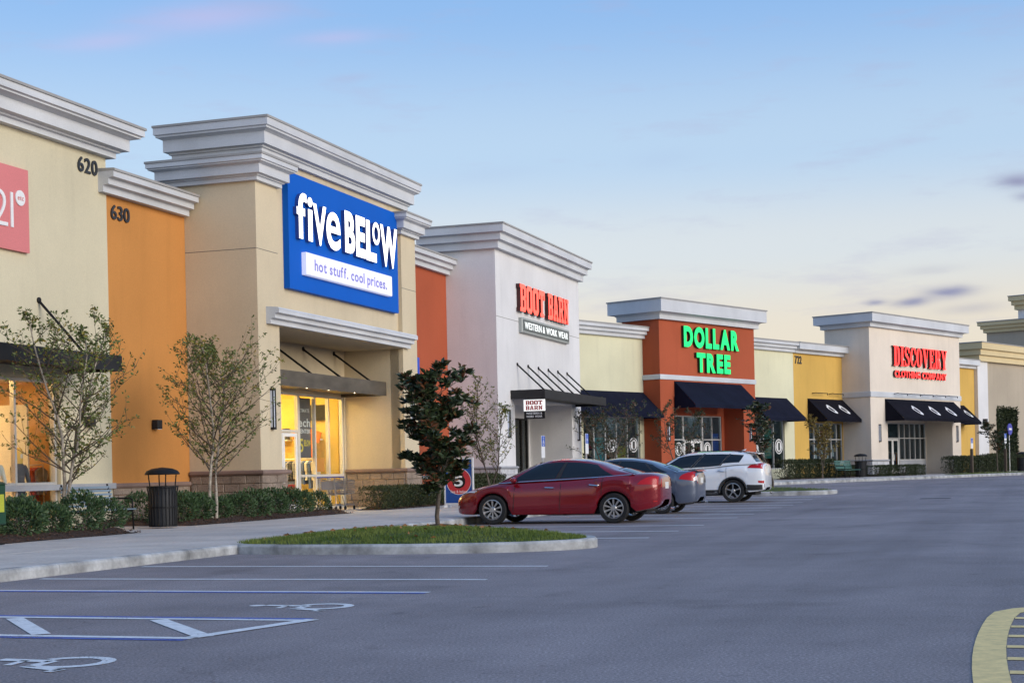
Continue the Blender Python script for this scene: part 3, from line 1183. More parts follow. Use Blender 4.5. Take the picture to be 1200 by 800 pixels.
SERIF = {  # tall high-contrast roman capitals
    'D': [[(0, 0), (.44, 0), (.62, .12), (.68, .35), (.68, .65), (.62, .88), (.44, 1), (0, 1), (0, .95), (.08, .95), (.08, .05), (0, .05)], [(.30, .06), (.38, .07), (.44, .2), (.45, .5), (.44, .8), (.38, .93), (.30, .94)][::-1]],
    'I': [[(0, 0), (.40, 0), (.40, .05), (.31, .05), (.31, .95), (.40, .95), (.40, 1), (0, 1), (0, .95), (.09, .95), (.09, .05), (0, .05)]],
    'S': [[(0, .30), (0, 0), (.05, 0), (.10, .05), (.28, -.02), (.48, .06), (.56, .25), (.50, .44), (.20, .66), (.17, .82), (.26, .94), (.38, .88), (.48, .68), (.53, .68), (.53, 1), (.48, 1), (.44, .96), (.26, 1.02), (.08, .94), (.0, .76), (.06, .56), (.36, .34), (.38, .18), (.29, .05), (.16, .10), (.05, .30)]],
    'C': [[(.62, .34), (.56, .10), (.36, -.02), (.14, .08), (0, .35), (0, .65), (.14, .92), (.36, 1.02), (.52, .95), (.57, 1), (.62, 1), (.62, .64), (.57, .64), (.48, .86), (.38, .94), (.28, .86), (.24, .62), (.24, .38), (.28, .14), (.38, .06), (.48, .12), (.57, .34)]],
    'O': [[(.34, -.02), (.56, .08), (.68, .35), (.68, .65), (.56, .92), (.34, 1.02), (.12, .92), (0, .65), (0, .35), (.12, .08)], [(.34, .05), (.26, .14), (.23, .38), (.23, .62), (.26, .86), (.34, .95), (.42, .86), (.45, .62), (.45, .38), (.42, .14)]],
    'V': [[(.30, -.02), (.38, -.02), (.62, .95), (.70, .95), (.70, 1), (.46, 1), (.46, .95), (.55, .95), (.42, .38), (.28, .95), (.36, .95), (.36, 1), (-.02, 1), (-.02, .95), (.05, .95)]],
    'E': [[(0, 0), (.58, 0), (.60, .32), (.55, .32), (.46, .07), (.30, .06), (.30, .47), (.36, .47), (.41, .36), (.45, .36), (.45, .66), (.41, .66), (.36, .54), (.30, .54), (.30, .94), (.44, .93), (.52, .70), (.57, .70), (.56, 1), (0, 1), (0, .95), (.08, .95), (.08, .05), (0, .05)]],
    'R': [[(0, 0), (.38, 0), (.38, .05), (.30, .05), (.30, .47), (.36, .46), (.42, .2), (.46, .02), (.58, -.02), (.70, .03), (.70, .08), (.64, .1), (.62, .36), (.52, .50), (.62, .58), (.66, .75), (.60, .92), (.44, 1), (0, 1), (0, .95), (.08, .95), (.08, .05), (0, .05)], [(.30, .53), (.38, .54), (.43, .63), (.44, .76), (.42, .88), (.36, .94), (.30, .94)][::-1]],
    'Y': [[(.16, 0), (.56, 0), (.56, .05), (.47, .05), (.47, .42), (.66, .95), (.72, .95), (.72, 1), (.48, 1), (.48, .95), (.56, .95), (.43, .56), (.28, .95), (.36, .95), (.36, 1), (-.02, 1), (-.02, .95), (.05, .95), (.25, .40), (.25, .05), (.16, .05)]],
}
def styled(parent, text, table, x0, x1, z0, z1, yf, dpt, mats, axis='x', gap=.06, name='letter'):
    items, xx = [], 0
    for ch in text:
        if ch == ' ':
            xx += .28
            continue
        q = table[ch]
        a = min(p[0] for p in q[0])
        b = max(p[0] for p in q[0])
        items.append((contour_glyph(q, .1), xx, xx + b - a))
        xx += b - a + gap
    s = (x1 - x0) / (xx - gap)
    for src, a, b in items:
        fit_letter(parent, src, x0 + a * s, x0 + b * s, z0, z1, yf, dpt, mats, axis=axis, name=name)

# ------------------------------------------------------------------ shop interiors
WARM_LAMP = emis('warm_ceiling_lamp', (1.0, .60, .22), 17.0)
YEL_LAMP = emis('yellow_ceiling_lamp', (1.0, .70, .25), 20.0)
COOL_LAMP = emis('cool_ceiling_lamp', (.85, .95, 1.0), 5.5)
DOWN_LAMP = emis('downlight', (1.0, .80, .52), 14.0)
INT_W = mat('interior_warm_wall', (.70, .45, .22), .8, .15, 1.5)
INT_Y = mat('interior_yellow_wall', (.80, .56, .14), .8, .1, 1.5)
INT_G = mat('interior_grey_wall', (.22, .24, .26), .8)
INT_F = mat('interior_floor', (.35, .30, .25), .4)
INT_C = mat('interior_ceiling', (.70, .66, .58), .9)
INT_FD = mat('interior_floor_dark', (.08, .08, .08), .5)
INT_CD = mat('interior_ceiling_dark', (.25, .25, .25), .9)
def room(parent, x0, x1, y0, y1, z0, z1, wm, lights, lm, fm=None, cm=None):
    MB().box(x0, x1, y1, y1 + .1, z0, z1).build('interior_wall', wm, parent)
    MB().box(x0, x0 + .08, y0, y1, z0, z1).build('interior_wall', wm, parent)
    MB().box(x1 - .08, x1, y0, y1, z0, z1).build('interior_wall', wm, parent)
    MB().box(x0 + .08, x1 - .08, y0, y1, z0 - .2, z0 + .005).build('interior_floor', fm or INT_F, parent)
    c = MB().box(x0 + .08, x1 - .08, y0, y1, z1 - .1, z1 - .002).build('interior_ceiling', cm or INT_C, parent)
    for (lx, ly, w, d) in lights:
        MB().box(lx - w / 2, lx + w / 2, ly - d / 2, ly + d / 2, z1 - .16, z1 - .104).build('ceiling_lamp', lm, c)

CLOTH = [mat('cloth_%d' % i, c, .9) for i, c in enumerate([(.75, .16, .06), (.08, .08, .10), (.55, .50, .45), (.10, .16, .35), (.62, .10, .14), (.80, .42, .10), (.30, .30, .32), (.75, .72, .66)])]
def clothes_rack(F, x, y, z, n, label, seed, along='x', hgt=1.45):
    rnd = random.Random(seed)
    t = thing('clothes_rack', label, 'clothes rack', F, (x, y, z), 'clothes racks inside the shops')
    L = n * .11
    dx, dy = (1, 0) if along == 'x' else (0, 1)
    r = MB()
    for s in (-L / 2, L / 2):
        r.tube([(x + dx * s, y + dy * s, z), (x + dx * s, y + dy * s, z + hgt)], .018, 6)
        r.tube([(x + dx * s - dy * .25, y + dy * s - dx * .25, z + .03), (x + dx * s + dy * .25, y + dy * s + dx * .25, z + .03)], .02, 6)
    r.tube([(x - dx * L / 2, y - dy * L / 2, z + hgt), (x + dx * L / 2, y + dy * L / 2, z + hgt)], .018, 6)
    r.build('rail', ALU, t)
    for i in range(n):
        s = -L / 2 + (i + .5) * .11
        cx, cy = x + dx * s, y + dy * s
        w = rnd.uniform(.19, .25)
        h = rnd.uniform(.62, .9)
        th = .035
        top = z + hgt - .06
        pr = [(-.05, top), (.05, top), (w, top - .09), (w * .9, top - .34), (w * .72, top - .30), (w * .75, top - h), (-w * .75, top - h), (-w * .72, top - .30), (-w * .9, top - .34), (-w, top - .09)]
        b = MB()
        if along == 'x':
            b.prism([(cy + p, q) for p, q in pr], cx - th, cx + th, 'x')
        else:
            b.prism([(cx + p, q) for p, q in pr], cy - th, cy + th, 'y')
        b.build('garment', rnd.choice(CLOTH), t)
    return t
def stock_shelf(F, x0, x1, y, z0, label, seed, top=1.9):
    """shop gondola: back panel, shelves and boxed stock"""
    r = random.Random(seed)
    t = thing('stock_shelf', label, 'shelf', F, ((x0 + x1) / 2, y, z0), 'stock shelves inside the shops')
    MB().box(x0, x1, y + .30, y + .34, z0, z0 + top).build('back_panel', INT_C, t)
    for k in range(5):
        z = z0 + .10 + k * (top - .15) / 4.6
        MB().box(x0, x1, y, y + .30, z, z + .03).build('board', ALU, t)
        x = x0 + .02
        while x < x1 - .12:
            w = r.uniform(.08, .22)
            h = r.uniform(.10, .28)
            MB().box(x, min(x + w, x1), y + r.uniform(.0, .06), y + .27, z + .031, z + .03 + h).build('carton', r.choice(CLOTH), t)
            x += w + r.uniform(.005, .05)
    return t
MANN = mat('mannequin_skin', (.62, .55, .46), .5)
def mannequin(F, x, y, z, label, top, bottom, hair=None, rz=0):
    """headed display figure: one continuous skinned body, with clothes on it"""
    t = thing('mannequin', label, 'mannequin', F, (x, y, z), None, rz, local=True)
    prof_body = [(.05, .10, 0.0), (.055, .06, .12), (.075, .08, .45)]
    def loft(rings, name, m, parent):
        b = MB()
        n = 14
        for (cx, cy, rx, ry, zz) in rings:
            for k in range(n):
                a = math.tau * k / n
                b.v.append((cx + rx * math.cos(a), cy + ry * math.sin(a), zz))
        for i in range(len(rings) - 1):
            for k in range(n):
                b.f.append((i * n + k, i * n + (k + 1) % n, (i + 1) * n + (k + 1) % n, (i + 1) * n + k))
        b.f.append(tuple(range(n))[::-1])
        b.f.append(tuple(range((len(rings) - 1) * n, len(rings) * n)))
        b.m = [0] * len(b.f)
        return b.build(name, m, parent, smooth=60)
    body = loft([(0, 0, .06, .06, .86), (0, 0, .13, .09, .95), (0, 0, .12, .085, 1.08), (0, 0, .16, .10, 1.30), (0, 0, .17, .09, 1.42), (0, 0, .06, .055, 1.48), (0, 0, .05, .05, 1.53), (0, -.01, .075, .09, 1.60), (0, -.01, .08, .10, 1.68), (0, 0, .06, .075, 1.77), (0, 0, .01, .01, 1.80)], 'body', MANN, t)
    loft([(0, 0, .17, .13, .80), (0, 0, .155, .12, .95), (0, 0, .14, .105, 1.10), (0, 0, .18, .12, 1.30), (0, 0, .185, .11, 1.42), (0, 0, .09, .08, 1.47)], 'jacket', top, t)
    for s in (-1, 1):
        loft([(s * .09, 0, .05, .08, 0.02), (s * .09, 0, .06, .06, .10), (s * .085, 0, .07, .075, .45), (s * .08, 0, .09, .10, .84)], 'trouser_leg', bottom, t)
        loft([(s * .29, -.08, .035, .035, .88), (s * .28, -.04, .05, .05, 1.10), (s * .22, 0, .06, .06, 1.38), (s * .18, 0, .05, .05, 1.44)], 'sleeve', top, t)
    if hair:
        loft([(0, .03, .10, .10, 1.42), (0, .03, .115, .12, 1.58), (0, .015, .11, .12, 1.70), (0, .01, .07, .08, 1.82), (0, .01, .01, .01, 1.84)], 'hair', hair, t)
    MB().lathe([(0, 0), (.20, 0), (.20, .015), (0, .02)], 20, (0, 0, 0)).build('stand', ALU, t)
    return t

# ------------------------------------------------------------------ shop with number 620
ZW = .0
NUM = mat('house_number_dark', (.03, .035, .045), .5)
s = thing('shop_building', 'cream stucco shop with pink sign panel and dark flat canopy', 'shop', FA, (24, 20.9, 0))
shell(s, 14, 32.08, 20.9, 34, 0, 9.45, CREAM, [(20.0, 30.0, .30, 3.5)], right=True)
cornice(s, [(14, 20.9), (32.08, 20.9), (32.08, 33)], 9.76, .80, .72, 1)
flat_canopy(s, 17.0, 30.27, 19.4, 20.9, 3.66, 4.01, DARKMET, (20.3, 23.3, 26.3, 29.3), 20.9, 5.26, 19.7)
wnd = glazing(s, 20.0, 29.99, .30, 3.5, 21.0, [20.85 + .85 * i for i in range(11)][:-1], [1.15], fw=.07)
MB().box(20.0, 32.06, 20.78, 20.897, 1.0, 1.13).build('ledge', LEDGE2, s)
room(s, 19.9, 31.5, 21.25, 25.5, .15, 3.7, INT_W, [(21.5, 23, 1.2, .5), (24.5, 23, 1.2, .5), (27.3, 22.3, 1.2, .5), (29.2, 23.4, 1.0, .5), (28.3, 24.7, 1.2, .4)], WARM_LAMP)
word(s, '620', 30.9, 31.69, 8.45, 8.80, 20.86, .04, [NUM, NUM], .01, name='number')
clothes_rack(FA, 29.6, 23.6, .15, 12, 'chrome rail of mixed clothes behind the mannequins of the cream shop', 3)
clothes_rack(FA, 31.1, 22.6, .15, 8, 'chrome rail of clothes along the inner wall of the cream shop', 4, 'y')
HAIRB = mat('blond_wig', (.72, .45, .12), .6)
mannequin(FA, 29.62, 21.75, .15, 'mannequin with blond hair and dark coat in the cream shop window', CLOTH[1], CLOTH[1], HAIRB)
mannequin(FA, 28.75, 21.75, .15, 'mannequin in pale top and dark trousers in the cream shop window', CLOTH[7], CLOTH[1])
mannequin(FA, 27.9, 21.8, .15, 'mannequin in orange jacket in the cream shop window', CLOTH[5], CLOTH[6])
t = thing('display_screen', 'tall draped cream screen behind the blond mannequin', 'screen', FA, (30.4, 22.4, .15))
MB().box(30.3, 30.36, 22.0, 22.9, .2, 3.0).build('cloth', CLOTH[7], t)
MB().box(30.28, 30.38, 21.95, 22.95, .15, .2).build('base', ALU, t)

PINK = mat('pink_sign_face', (.66, .20, .20), .45, .04)
sg = thing('shop_sign', 'salmon pink panel sign with white number 21 on cream shop', 'sign', FA, (27.6, 20.85, 6.25))
MB().box(25.2, 28.88, 20.80, 20.898, 6.25, 8.08).build('panel', PINK, sg)
word(sg, '21', 27.62, 28.30, 6.74, 7.50, 20.775, .024, [WHITE, WHITE], -.012)
MB().lathe([(0, 0), (.17, 0), (.17, .02), (0, .02)], 24, (28.56, 20.778, 7.42), 'y').build('badge', WHITE, sg)
word(sg, 'etc', 28.46, 28.67, 7.37, 7.48, 20.770, .007, [PINK, PINK], 0)

# ------------------------------------------------------------------ orange bay, number 630
s = thing('shop_building', 'orange stucco bay with small dark wall light and number 630', 'shop', FA, (34, 20.95, 0))
shell(s, 32.085, 35.79, 20.95, 33, 0, 8.45, ORANGE, left=False, right=False)
cornice(s, [(31.74, 20.93), (35.72, 20.93)], 8.64, .55, .50, 3)
word(s, '630', 32.31, 33.12, 7.54, 7.89, 20.91, .04, [NUM, NUM], .01, name='number')
ledge(s, [(32.1, 20.95), (35.7, 20.95)], 1.0, .12, .10, LEDGE)
blocks(s, 32.1, 35.7, 20.95, 0, .15, 1.0, 'x', STONE, seed=8)
for x, who in ((34.06, 'small dark cube light on the orange wall'), (31.05, 'small dark cube light on the cream wall beside the orange bay')):
    y = 20.95 if x > 32 else 20.9
    t = thing('wall_light', who, 'wall light', FA, (x, y, 2.5))
    MB().cbox(x - .11, x + .11, y - .20, y - .03, 2.47, 2.70, .02).build('housing', DARKMET, t)
    MB().box(x - .05, x + .05, y - .031, y, 2.53, 2.64).build('bracket', DARKMET, t)
    MB().box(x - .09, x + .09, y - .18, y - .05, 2.462, 2.474).build('lens', LAMP_GLASS, t)

# ------------------------------------------------------------------ the tall tan shop with the blue sign
s = thing('shop_building', 'tall tan stucco shop with blue sign and recessed lit entrance', 'shop', FA, (41, 18.85, 0))
MB().box(35.8, 37.0, 18.85, 21.40, 0, 9.25).build('pier', TAN, s)
MB().box(45.6, 46.8, 18.85, 21.40, 0, 9.25).build('pier', TAN, s)
MB().box(35.85, 46.75, 21.5, 32, 4.3, 7.9).build('rear_block', TAN, s)
MB().box(35.85, 46.75, 28.3, 32, 0, 4.3).build('rear_block', TAN, s)
shell(s, 36.4, 46.2, 19.0, 21.45, 5.36, 10.35, TAN, [], left=True, right=True)
MB().wall(36.4, 46.2, 0, 5.36, 19.0, 19.3, [(37.2, 45.59, -1, 5.2)]).build('wall', TAN, s)
cornice(s, [(40, 21.45), (36.4, 21.45), (36.4, 19.0), (46.2, 19.0), (46.2, 21.45), (42, 21.45)], 10.63, .92, .50, 1)
cornice(s, [(36.39, 21.40), (35.8, 21.40), (35.8, 18.85), (37.0, 18.85), (37.0, 18.99)], 9.56, .66, .46, 1)
cornice(s, [(45.5, 18.99), (45.5, 18.85), (46.8, 18.85), (46.8, 21.40), (46.21, 21.40)], 9.52, .66, .46, 1)
MB().box(36.45, 45.75, 18.82, 18.99, 5.21, 5.60).build('header', TAN, s)
MB().sweep([(36.25, 18.86), (45.95, 18.86)], corn_prof3(5.66, .44, .42)).build('door_hood', TRIM, s, fix=True)
MB().sweep([(36.25, 18.86), (45.95, 18.86)], [(-.05, 5.59), (.40, 5.59), (.36, 5.64), (-.05, 5.68)]).build('cap_flashing', TRIM, s, fix=True)
for a, b in ((35.80, 37.2), (45.6, 46.8)):
    reveal(s, a, min(b, 36.99 if b < 40 else 46.8), 18.85, 7.15)
bb = MB().box(18.86, 21.38, 35.797, 35.81, 7.141, 7.159)
bb.v = [(q[1], q[0], q[2]) for q in bb.v]
bb.build('reveal_joint', REVEAL, s, fix=True)
# entrance recess
MB().box(37.0, 37.2, 19.3, 20.92, 0, 5.2).build('recess_wall', TAN, s)
MB().box(45.59, 45.62, 18.852, 20.92, 0, 5.2).build('recess_wall', TAN, s)
MB().box(37.2, 45.59, 19.3, 20.92, 5.2, 5.35).build('soffit', TAN, s)
MB().wall(37.2, 45.59, 0, 5.2, 20.92, 21.12, [(38.2, 45.5, .15, 3.72)]).build('recess_back_wall', TAN, s)
blocks(s, 35.75, 37.2, 18.85, 0, .15, 1.25, 'x', STONE, seed=11)
blocks(s, 35.8, 0, 18.86, 20.9, .15, 1.25, 'y', STONE, seed=12)
blocks(s, 45.55, 46.85, 18.85, 0, .15, 1.25, 'x', STONE, seed=13)
blocks(s, 45.59, 0, 18.86, 20.9, .15, 1.25, 'y', STONE, seed=14)
ledge(s, [(35.8, 20.9), (35.8, 18.85), (37.2, 18.85), (37.2, 18.95)], 1.25, .13, .12, LEDGE)
ledge(s, [(45.59, 20.9), (45.59, 18.85), (46.8, 18.85), (46.8, 18.95)], 1.25, .13, .12, LEDGE)
CREAM_FR = mat('pale_aluminium', (.70, .68, .62), .4, .05, metal=.2)
glazing(s, 38.2, 40.2, .15, 3.72, 20.96, [39.2], [1.2], fr=CREAM_FR, fw=.065)
dg = glazing(s, 40.2, 42.3, .15, 3.72, 20.96, [], [2.56], fr=CREAM_FR, fw=.075, skip=((0, 0),))
leaf_door(dg, 40.29, 41.24, .17, 2.50, 20.98, fr=WHITE)
leaf_door(dg, 41.26, 42.21, .17, 2.50, 20.98, fr=WHITE, hand=-1)
glazing(s, 42.3, 45.5, .15, 3.72, 20.96, [43.44, 44.43], [1.2], fr=CREAM_FR, fw=.075)
flat_canopy(s, 37.23, 45.35, 19.35, 20.92, 3.70, 4.14, BRONZE, (38.5, 40.6, 42.6, 44.8), 20.92, 5.08, 19.6)
for x in (39.0, 41.0, 42.5, 44.4):
    MB().lathe([(0, 0), (.10, 0), (.10, -.02), (0, -.02)], 16, (x, 19.95, 3.80)).build('downlight', DOWN_LAMP, s)
room(s, 37.4, 45.6, 21.15, 28, .15, 4.2, INT_Y, [(x, y, 1.4, .5) for x in (39.2, 41.6, 44.0) for y in (22.3, 24.2, 26.2)], YEL_LAMP)
ORG_SHIRT = mat('orange_shirt', (.85, .20, .04), .8)
clothes_rack(FA, 44.95, 22.25, .15, 12, 'long chrome rail of bright shirts inside the tall tan shop', 8, 'y', 1.6)
clothes_rack(FA, 42.0, 24.6, .15, 14, 'chrome rail of clothes behind the glass doors of the tan shop', 9)
for i, (y0, y1) in enumerate(((21.7, 22.6), (22.8, 23.7), (23.9, 24.8), (25.0, 25.9))):
    t = thing('wall_shelf', 'white wall shelf of boxes, %s from the entrance glass, inside the tan shop' % ('first', 'second', 'third', 'fourth')[i], 'shelf', FA, (45.3, y0, 2.1), 'wall shelves inside the tall tan shop')
    MB().box(45.15, 45.5, y0, y1, 2.35, 2.39).build('board', WHITE, t)
    for k in range(4):
        MB().box(45.22, 45.44, y0 + .05 + k * .21, y0 + .21 + k * .21, 2.39, 2.55 + .07 * ((k * 7 + i * 3) % 4)).build('box', CLOTH[(k * 3 + i) % 8], t)
t = thing('wall_screen', 'dark television screen high on the yellow shop wall', 'television', FA, (45.4, 22.2, 2.9))
MB().box(45.42, 45.5, 21.5, 22.4, 3.0, 3.5).build('screen', BLACK, t)
def poster(F, x0, x1, z0, z1, y, m, label, lines, name='window_poster'):
    t = thing(name, label, 'poster', F, ((x0 + x1) / 2, y, z0))
    MB().box(x0, x1, y, y + .01, z0, z1).build('sheet', m, t)
    for (txt, a, b, c, d, mm) in lines:
        word(t, txt, x0 + a * (x1 - x0), x0 + b * (x1 - x0), z0 + c * (z1 - z0), z0 + d * (z1 - z0), y - .004, .003, [mm, mm], .015)
    return t
GREYP = mat('grey_poster', (.10, .10, .12), .6)
YTXT = mat('yellow_print', (.80, .62, .08), .6)
poster(FA, 42.40, 43.36, 1.75, 3.60, 21.08, GREYP, 'dark hanging poster with white and yellow lettering in the entrance window', [('ech', .12, .95, .52, .66, WHITE), ('ULTIMATE', .05, .9, .76, .82, WHITE), ('CENTER', .08, .95, .41, .48, WHITE), ('5', .15, .42, .10, .32, YTXT), ('BELOW', .48, .95, .2, .3, YTXT)])
poster(FA, 41.30, 42.15, .45, .95, 21.06, mat('red_flyer', (.55, .04, .03), .6), 'red flyer low on the entrance door', [])
poster(FA, 43.52, 44.30, 1.32, 1.75, 21.08, mat('orange_flyer', (.80, .30, .05), .6), 'orange flyer low in the entrance window', [])
t = thing('hanging_shirt', 'orange shirt hung in the lit entrance window', 'shirt', FA, (45.2, 22.0, 1.9))
b_ = MB().prism([(-.15, 2.72), (.15, 2.72), (.52, 2.58), (.42, 2.25), (.3, 2.3), (.3, 1.80), (-.3, 1.80), (-.3, 2.3), (-.42, 2.25), (-.52, 2.58)], 45.02, 45.08, 'x')
b_.v = [(q[0], q[1] + 22.05, q[2]) for q in b_.v]
b_.build('fabric', ORG_SHIRT, t)
MB().tube([(45.05, 22.05, 2.72), (45.05, 22.05, 3.3)], .008, 5).build('hanger', ALU, t)
t = thing('checkout_counter', 'low grey counter inside the tall tan shop', 'counter', FA, (42.8, 22.6, .15))
MB().box(41.6, 44.8, 22.4, 22.9, .15, 1.05).build('body', CLOTH[6], t)
MB().box(41.5, 44.9, 22.35, 22.95, 1.05, 1.10).build('top', BLACK, t)

BLUE = mat('blue_sign_face', (.004, .108, .52), .6, .03, fine=.02, spec=.12)
LED_W = emis('white_channel_letter', (1.0, .97, .92), 1.05)
LED_EDGE = mat('letter_return_navy', (.03, .07, .26), .5)
VIOLET = mat('violet_print', (.30, .28, .72), .5)
sg = thing('shop_sign', 'large blue panel sign with white letters above the lit entrance', 'sign', FA, (41.4, 18.82, 6.3))
MB().box(37.62, 45.25, 18.82, 18.998, 6.30, 9.47).build('panel', BLUE, sg)
for ch, a, b, c, d, bold in (('f', 37.90, 38.50, 7.70, 8.97, .02), ('i', 38.58, 38.88, 7.70, 8.92, .02), ('V', 38.92, 39.76, 7.66, 8.80, .03), ('e', 39.76, 40.70, 7.65, 8.74, .012),
                             ('B', 41.02, 41.72, 7.70, 8.92, .04), ('E', 41.80, 42.46, 7.68, 8.90, .04), ('L', 42.54, 43.42, 7.66, 8.88, .04), ('O', 43.02, 43.58, 8.20, 8.90, .03), ('W', 43.62, 44.95, 7.63, 8.90, .035)):
    if ch == 'L':
        a, b = 42.54, 43.30
    fit_letter(sg, glyph(ch, bold, .1), a, b, c, d, 18.70, .12, [LED_W, LED_EDGE])
tb = MB().cbox(38.37, 44.38, 18.66, 18.82, 6.74, 7.36, .02).build('tagline_box', emis('white_lightbox', (.80, .80, .90), .22), sg)
word(tb, 'hot stuff. cool prices.', 38.85, 43.95, 6.90, 7.21, 18.655, .005, [VIOLET, VIOLET], .022, gap=.085)
wall_lamp(FA, 36.45, 18.85, 2.44, 3.53, 'slim wall lamp on the tan pier left of the lit entrance', 'slim wall lamps')
wall_lamp(FA, 46.2, 18.85, 2.44, 3.53, 'slim wall lamp on the tan pier next to the rust red bay', 'slim wall lamps')

# ------------------------------------------------------------------ rust red bay
s = thing('shop_building', 'narrow rust red stucco bay beside the tall tan shop', 'shop', FA, (51, 20.9, 0))
shell(s, 46.81, 54.99, 20.9, 32, 0, 9.15, BRICKRED, left=False, right=False)
cornice(s, [(46.82, 20.9), (54.98, 20.9)], 9.34, .60, .50, 3)
ledge(s, [(46.82, 20.9), (54.98, 20.9)], 1.0, .12, .1, LEDGE2)
BLUEF = mat('blue_frame', (.02, .08, .50), .5)
t = thing('panel_sign', 'blue framed panel on the rust red wall behind the dark tree', 'sign', FA, (50.2, 20.9, 4.3))
b = MB()
b.box(48.3, 51.9, 20.82, 20.897, 4.2, 4.32).box(48.3, 51.9, 20.82, 20.897, 5.28, 5.40).box(48.3, 48.55, 20.821, 20.897, 4.32, 5.28).box(51.65, 51.9, 20.821, 20.897, 4.32, 5.28)
b.build('frame', BLUEF, t)
MB().box(48.55, 51.65, 20.86, 20.897, 4.32, 5.28).build('face', WHITE, t)
TEAL = mat('green_cabinet_paint', (.05, .16, .12), .5)
t = thing('utility_cabinet', 'dull green utility cabinet against the rust red bay', 'cabinet', FA, (48.2, 20.3, .15))
MB().cbox(47.6, 48.9, 20.2, 20.75, .22, 1.30, .02).build('body', TEAL, t)
MB().box(47.55, 48.95, 20.15, 20.80, 1.30, 1.36).build('lid', TEAL, t)
MB().box(47.6, 48.9, 20.22, 20.74, .15, .22).build('base', CONC, t)

# ------------------------------------------------------------------ pale grey western-wear shop
s = thing('shop_building', 'pale grey stucco shop with dark flat canopy on six rods', 'shop', FA, (60.7, 18.9, 0))
MB().box(55.05, 66.4, 21.7, 32, 4.25, 7.9).build('rear_block', LILAC, s)
MB().box(55.05, 66.4, 25.2, 32, 0, 4.25).build('rear_block', LILAC, s)
shell(s, 55.0, 66.43, 18.9, 21.6, 4.25, 10.25, LILAC)
MB().wall(55.0, 66.43, 0, 4.25, 18.9, 19.2, [(57.0, 64.95, -1, 4.05)]).build('wall', LILAC, s)
MB().box(55.001, 55.3, 19.2, 21.6, 0, 4.25).build('side_wall', LILAC, s)
MB().box(66.13, 66.429, 19.2, 21.6, 0, 4.25).build('side_wall', LILAC, s)
cornice(s, [(60, 21.6), (55.0, 21.6), (55.0, 18.9), (66.43, 18.9), (66.43, 21.6), (61, 21.6)], 10.56, .92, .55, 3)
reveal(s, 55.0, 66.43, 18.9, 7.1)
MB().box(56.8, 57.0, 19.2, 20.87, 0, 4.05).build('recess_wall', LILAC, s)
MB().box(64.95, 65.15, 19.2, 20.87, 0, 4.05).build('recess_wall', LILAC, s)
MB().box(57.0, 64.95, 19.2, 20.87, 4.05, 4.2).build('soffit', LILAC, s)
MB().wall(57.0, 64.95, 0, 4.05, 20.87, 21.07, [(57.4, 64.85, .15, 3.5)]).build('recess_back_wall', LILAC, s)
w_ = glazing(s, 57.4, 59.5, .15, 3.5, 20.92, [], [2.4], PANE_DK, DARKMET, skip=((0, 0),))
leaf_door(w_, 57.47, 58.43, .17, 2.35, 20.94, PANE_DK, DARKMET)
leaf_door(w_, 58.45, 59.41, .17, 2.35, 20.94, PANE_DK, DARKMET, -1)
glazing(s, 59.5, 64.85, .15, 3.5, 20.92, [60.4, 61.3, 62.2, 63.1, 64.0], [], PANE_DK, DARKMET)
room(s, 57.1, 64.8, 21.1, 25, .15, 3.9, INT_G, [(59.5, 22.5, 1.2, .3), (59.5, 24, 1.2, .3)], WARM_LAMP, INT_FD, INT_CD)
clothes_rack(FA, 63.6, 21.7, .15, 16, 'chrome rail of dark shirts inside the pale grey shop', 21, 'x', 1.9)
blocks(s, 54.95, 57.0, 18.9, 0, .15, 1.30, 'x', STONE2, seed=21)
blocks(s, 55.0, 0, 18.91, 20.9, .15, 1.30, 'y', STONE2, seed=22)
blocks(s, 64.95, 66.43, 18.9, 0, .15, 1.30, 'x', STONE2, seed=23)
ledge(s, [(55.0, 20.9), (55.0, 18.9), (57.0, 18.9)], 1.30, .10, .12, LEDGE2)
ledge(s, [(64.95, 18.9), (66.43, 18.9)], 1.30, .10, .12, LEDGE2)
flat_canopy(s, 56.5, 65.6, 17.5, 18.9, 3.99, 4.34, DARKMET, [57.4 + 1.38 * i for i in range(6)], 18.9, 5.40, 17.75)
wall_lamp(FA, 56.15, 18.9, 2.49, 3.57, 'slim wall lamp on pale grey wall beside the hanging sign', 'slim wall lamps')
wall_lamp(FA, 65.85, 18.9, 2.49, 3.57, 'slim wall lamp at the far end of the pale grey wall', 'slim wall lamps')
LED_R = emis('red_channel_letter', (1.0, .085, .055), 1.05)
RED_RET = mat('letter_return_dark_red', (.06, .012, .012), .5)
sg = thing('shop_sign', 'lit red slab lettering with grey tagline plate on pale grey wall', 'sign', FA, (60.9, 18.9, 6.7))
styled(sg, 'BOOT', SLAB, 57.44, 60.72, 7.50, 8.58, 18.72, .16, [LED_R, RED_RET])
styled(sg, 'BARN', SLAB, 61.18, 64.20, 7.50, 8.58, 18.72, .16, [LED_R, RED_RET])
TAG_W = emis('dim_white_letter', (.85, .88, .85), .35)
PLATE = mat('tagline_plate', (.12, .13, .12), .5, .08)
rim = MB().cbox(57.70, 64.30, 18.74, 18.898, 6.68, 7.28, .03).build('tagline_plate', mat('plate_rim', (.40, .42, .40), .4), sg)
MB().box(57.80, 64.20, 18.732, 18.745, 6.76, 7.20).build('plate_face', PLATE, rim)
word(rim, 'WESTERN & WORK WEAR', 57.98, 64.02, 6.85, 7.12, 18.722, .01, [TAG_W, TAG_W], .022)
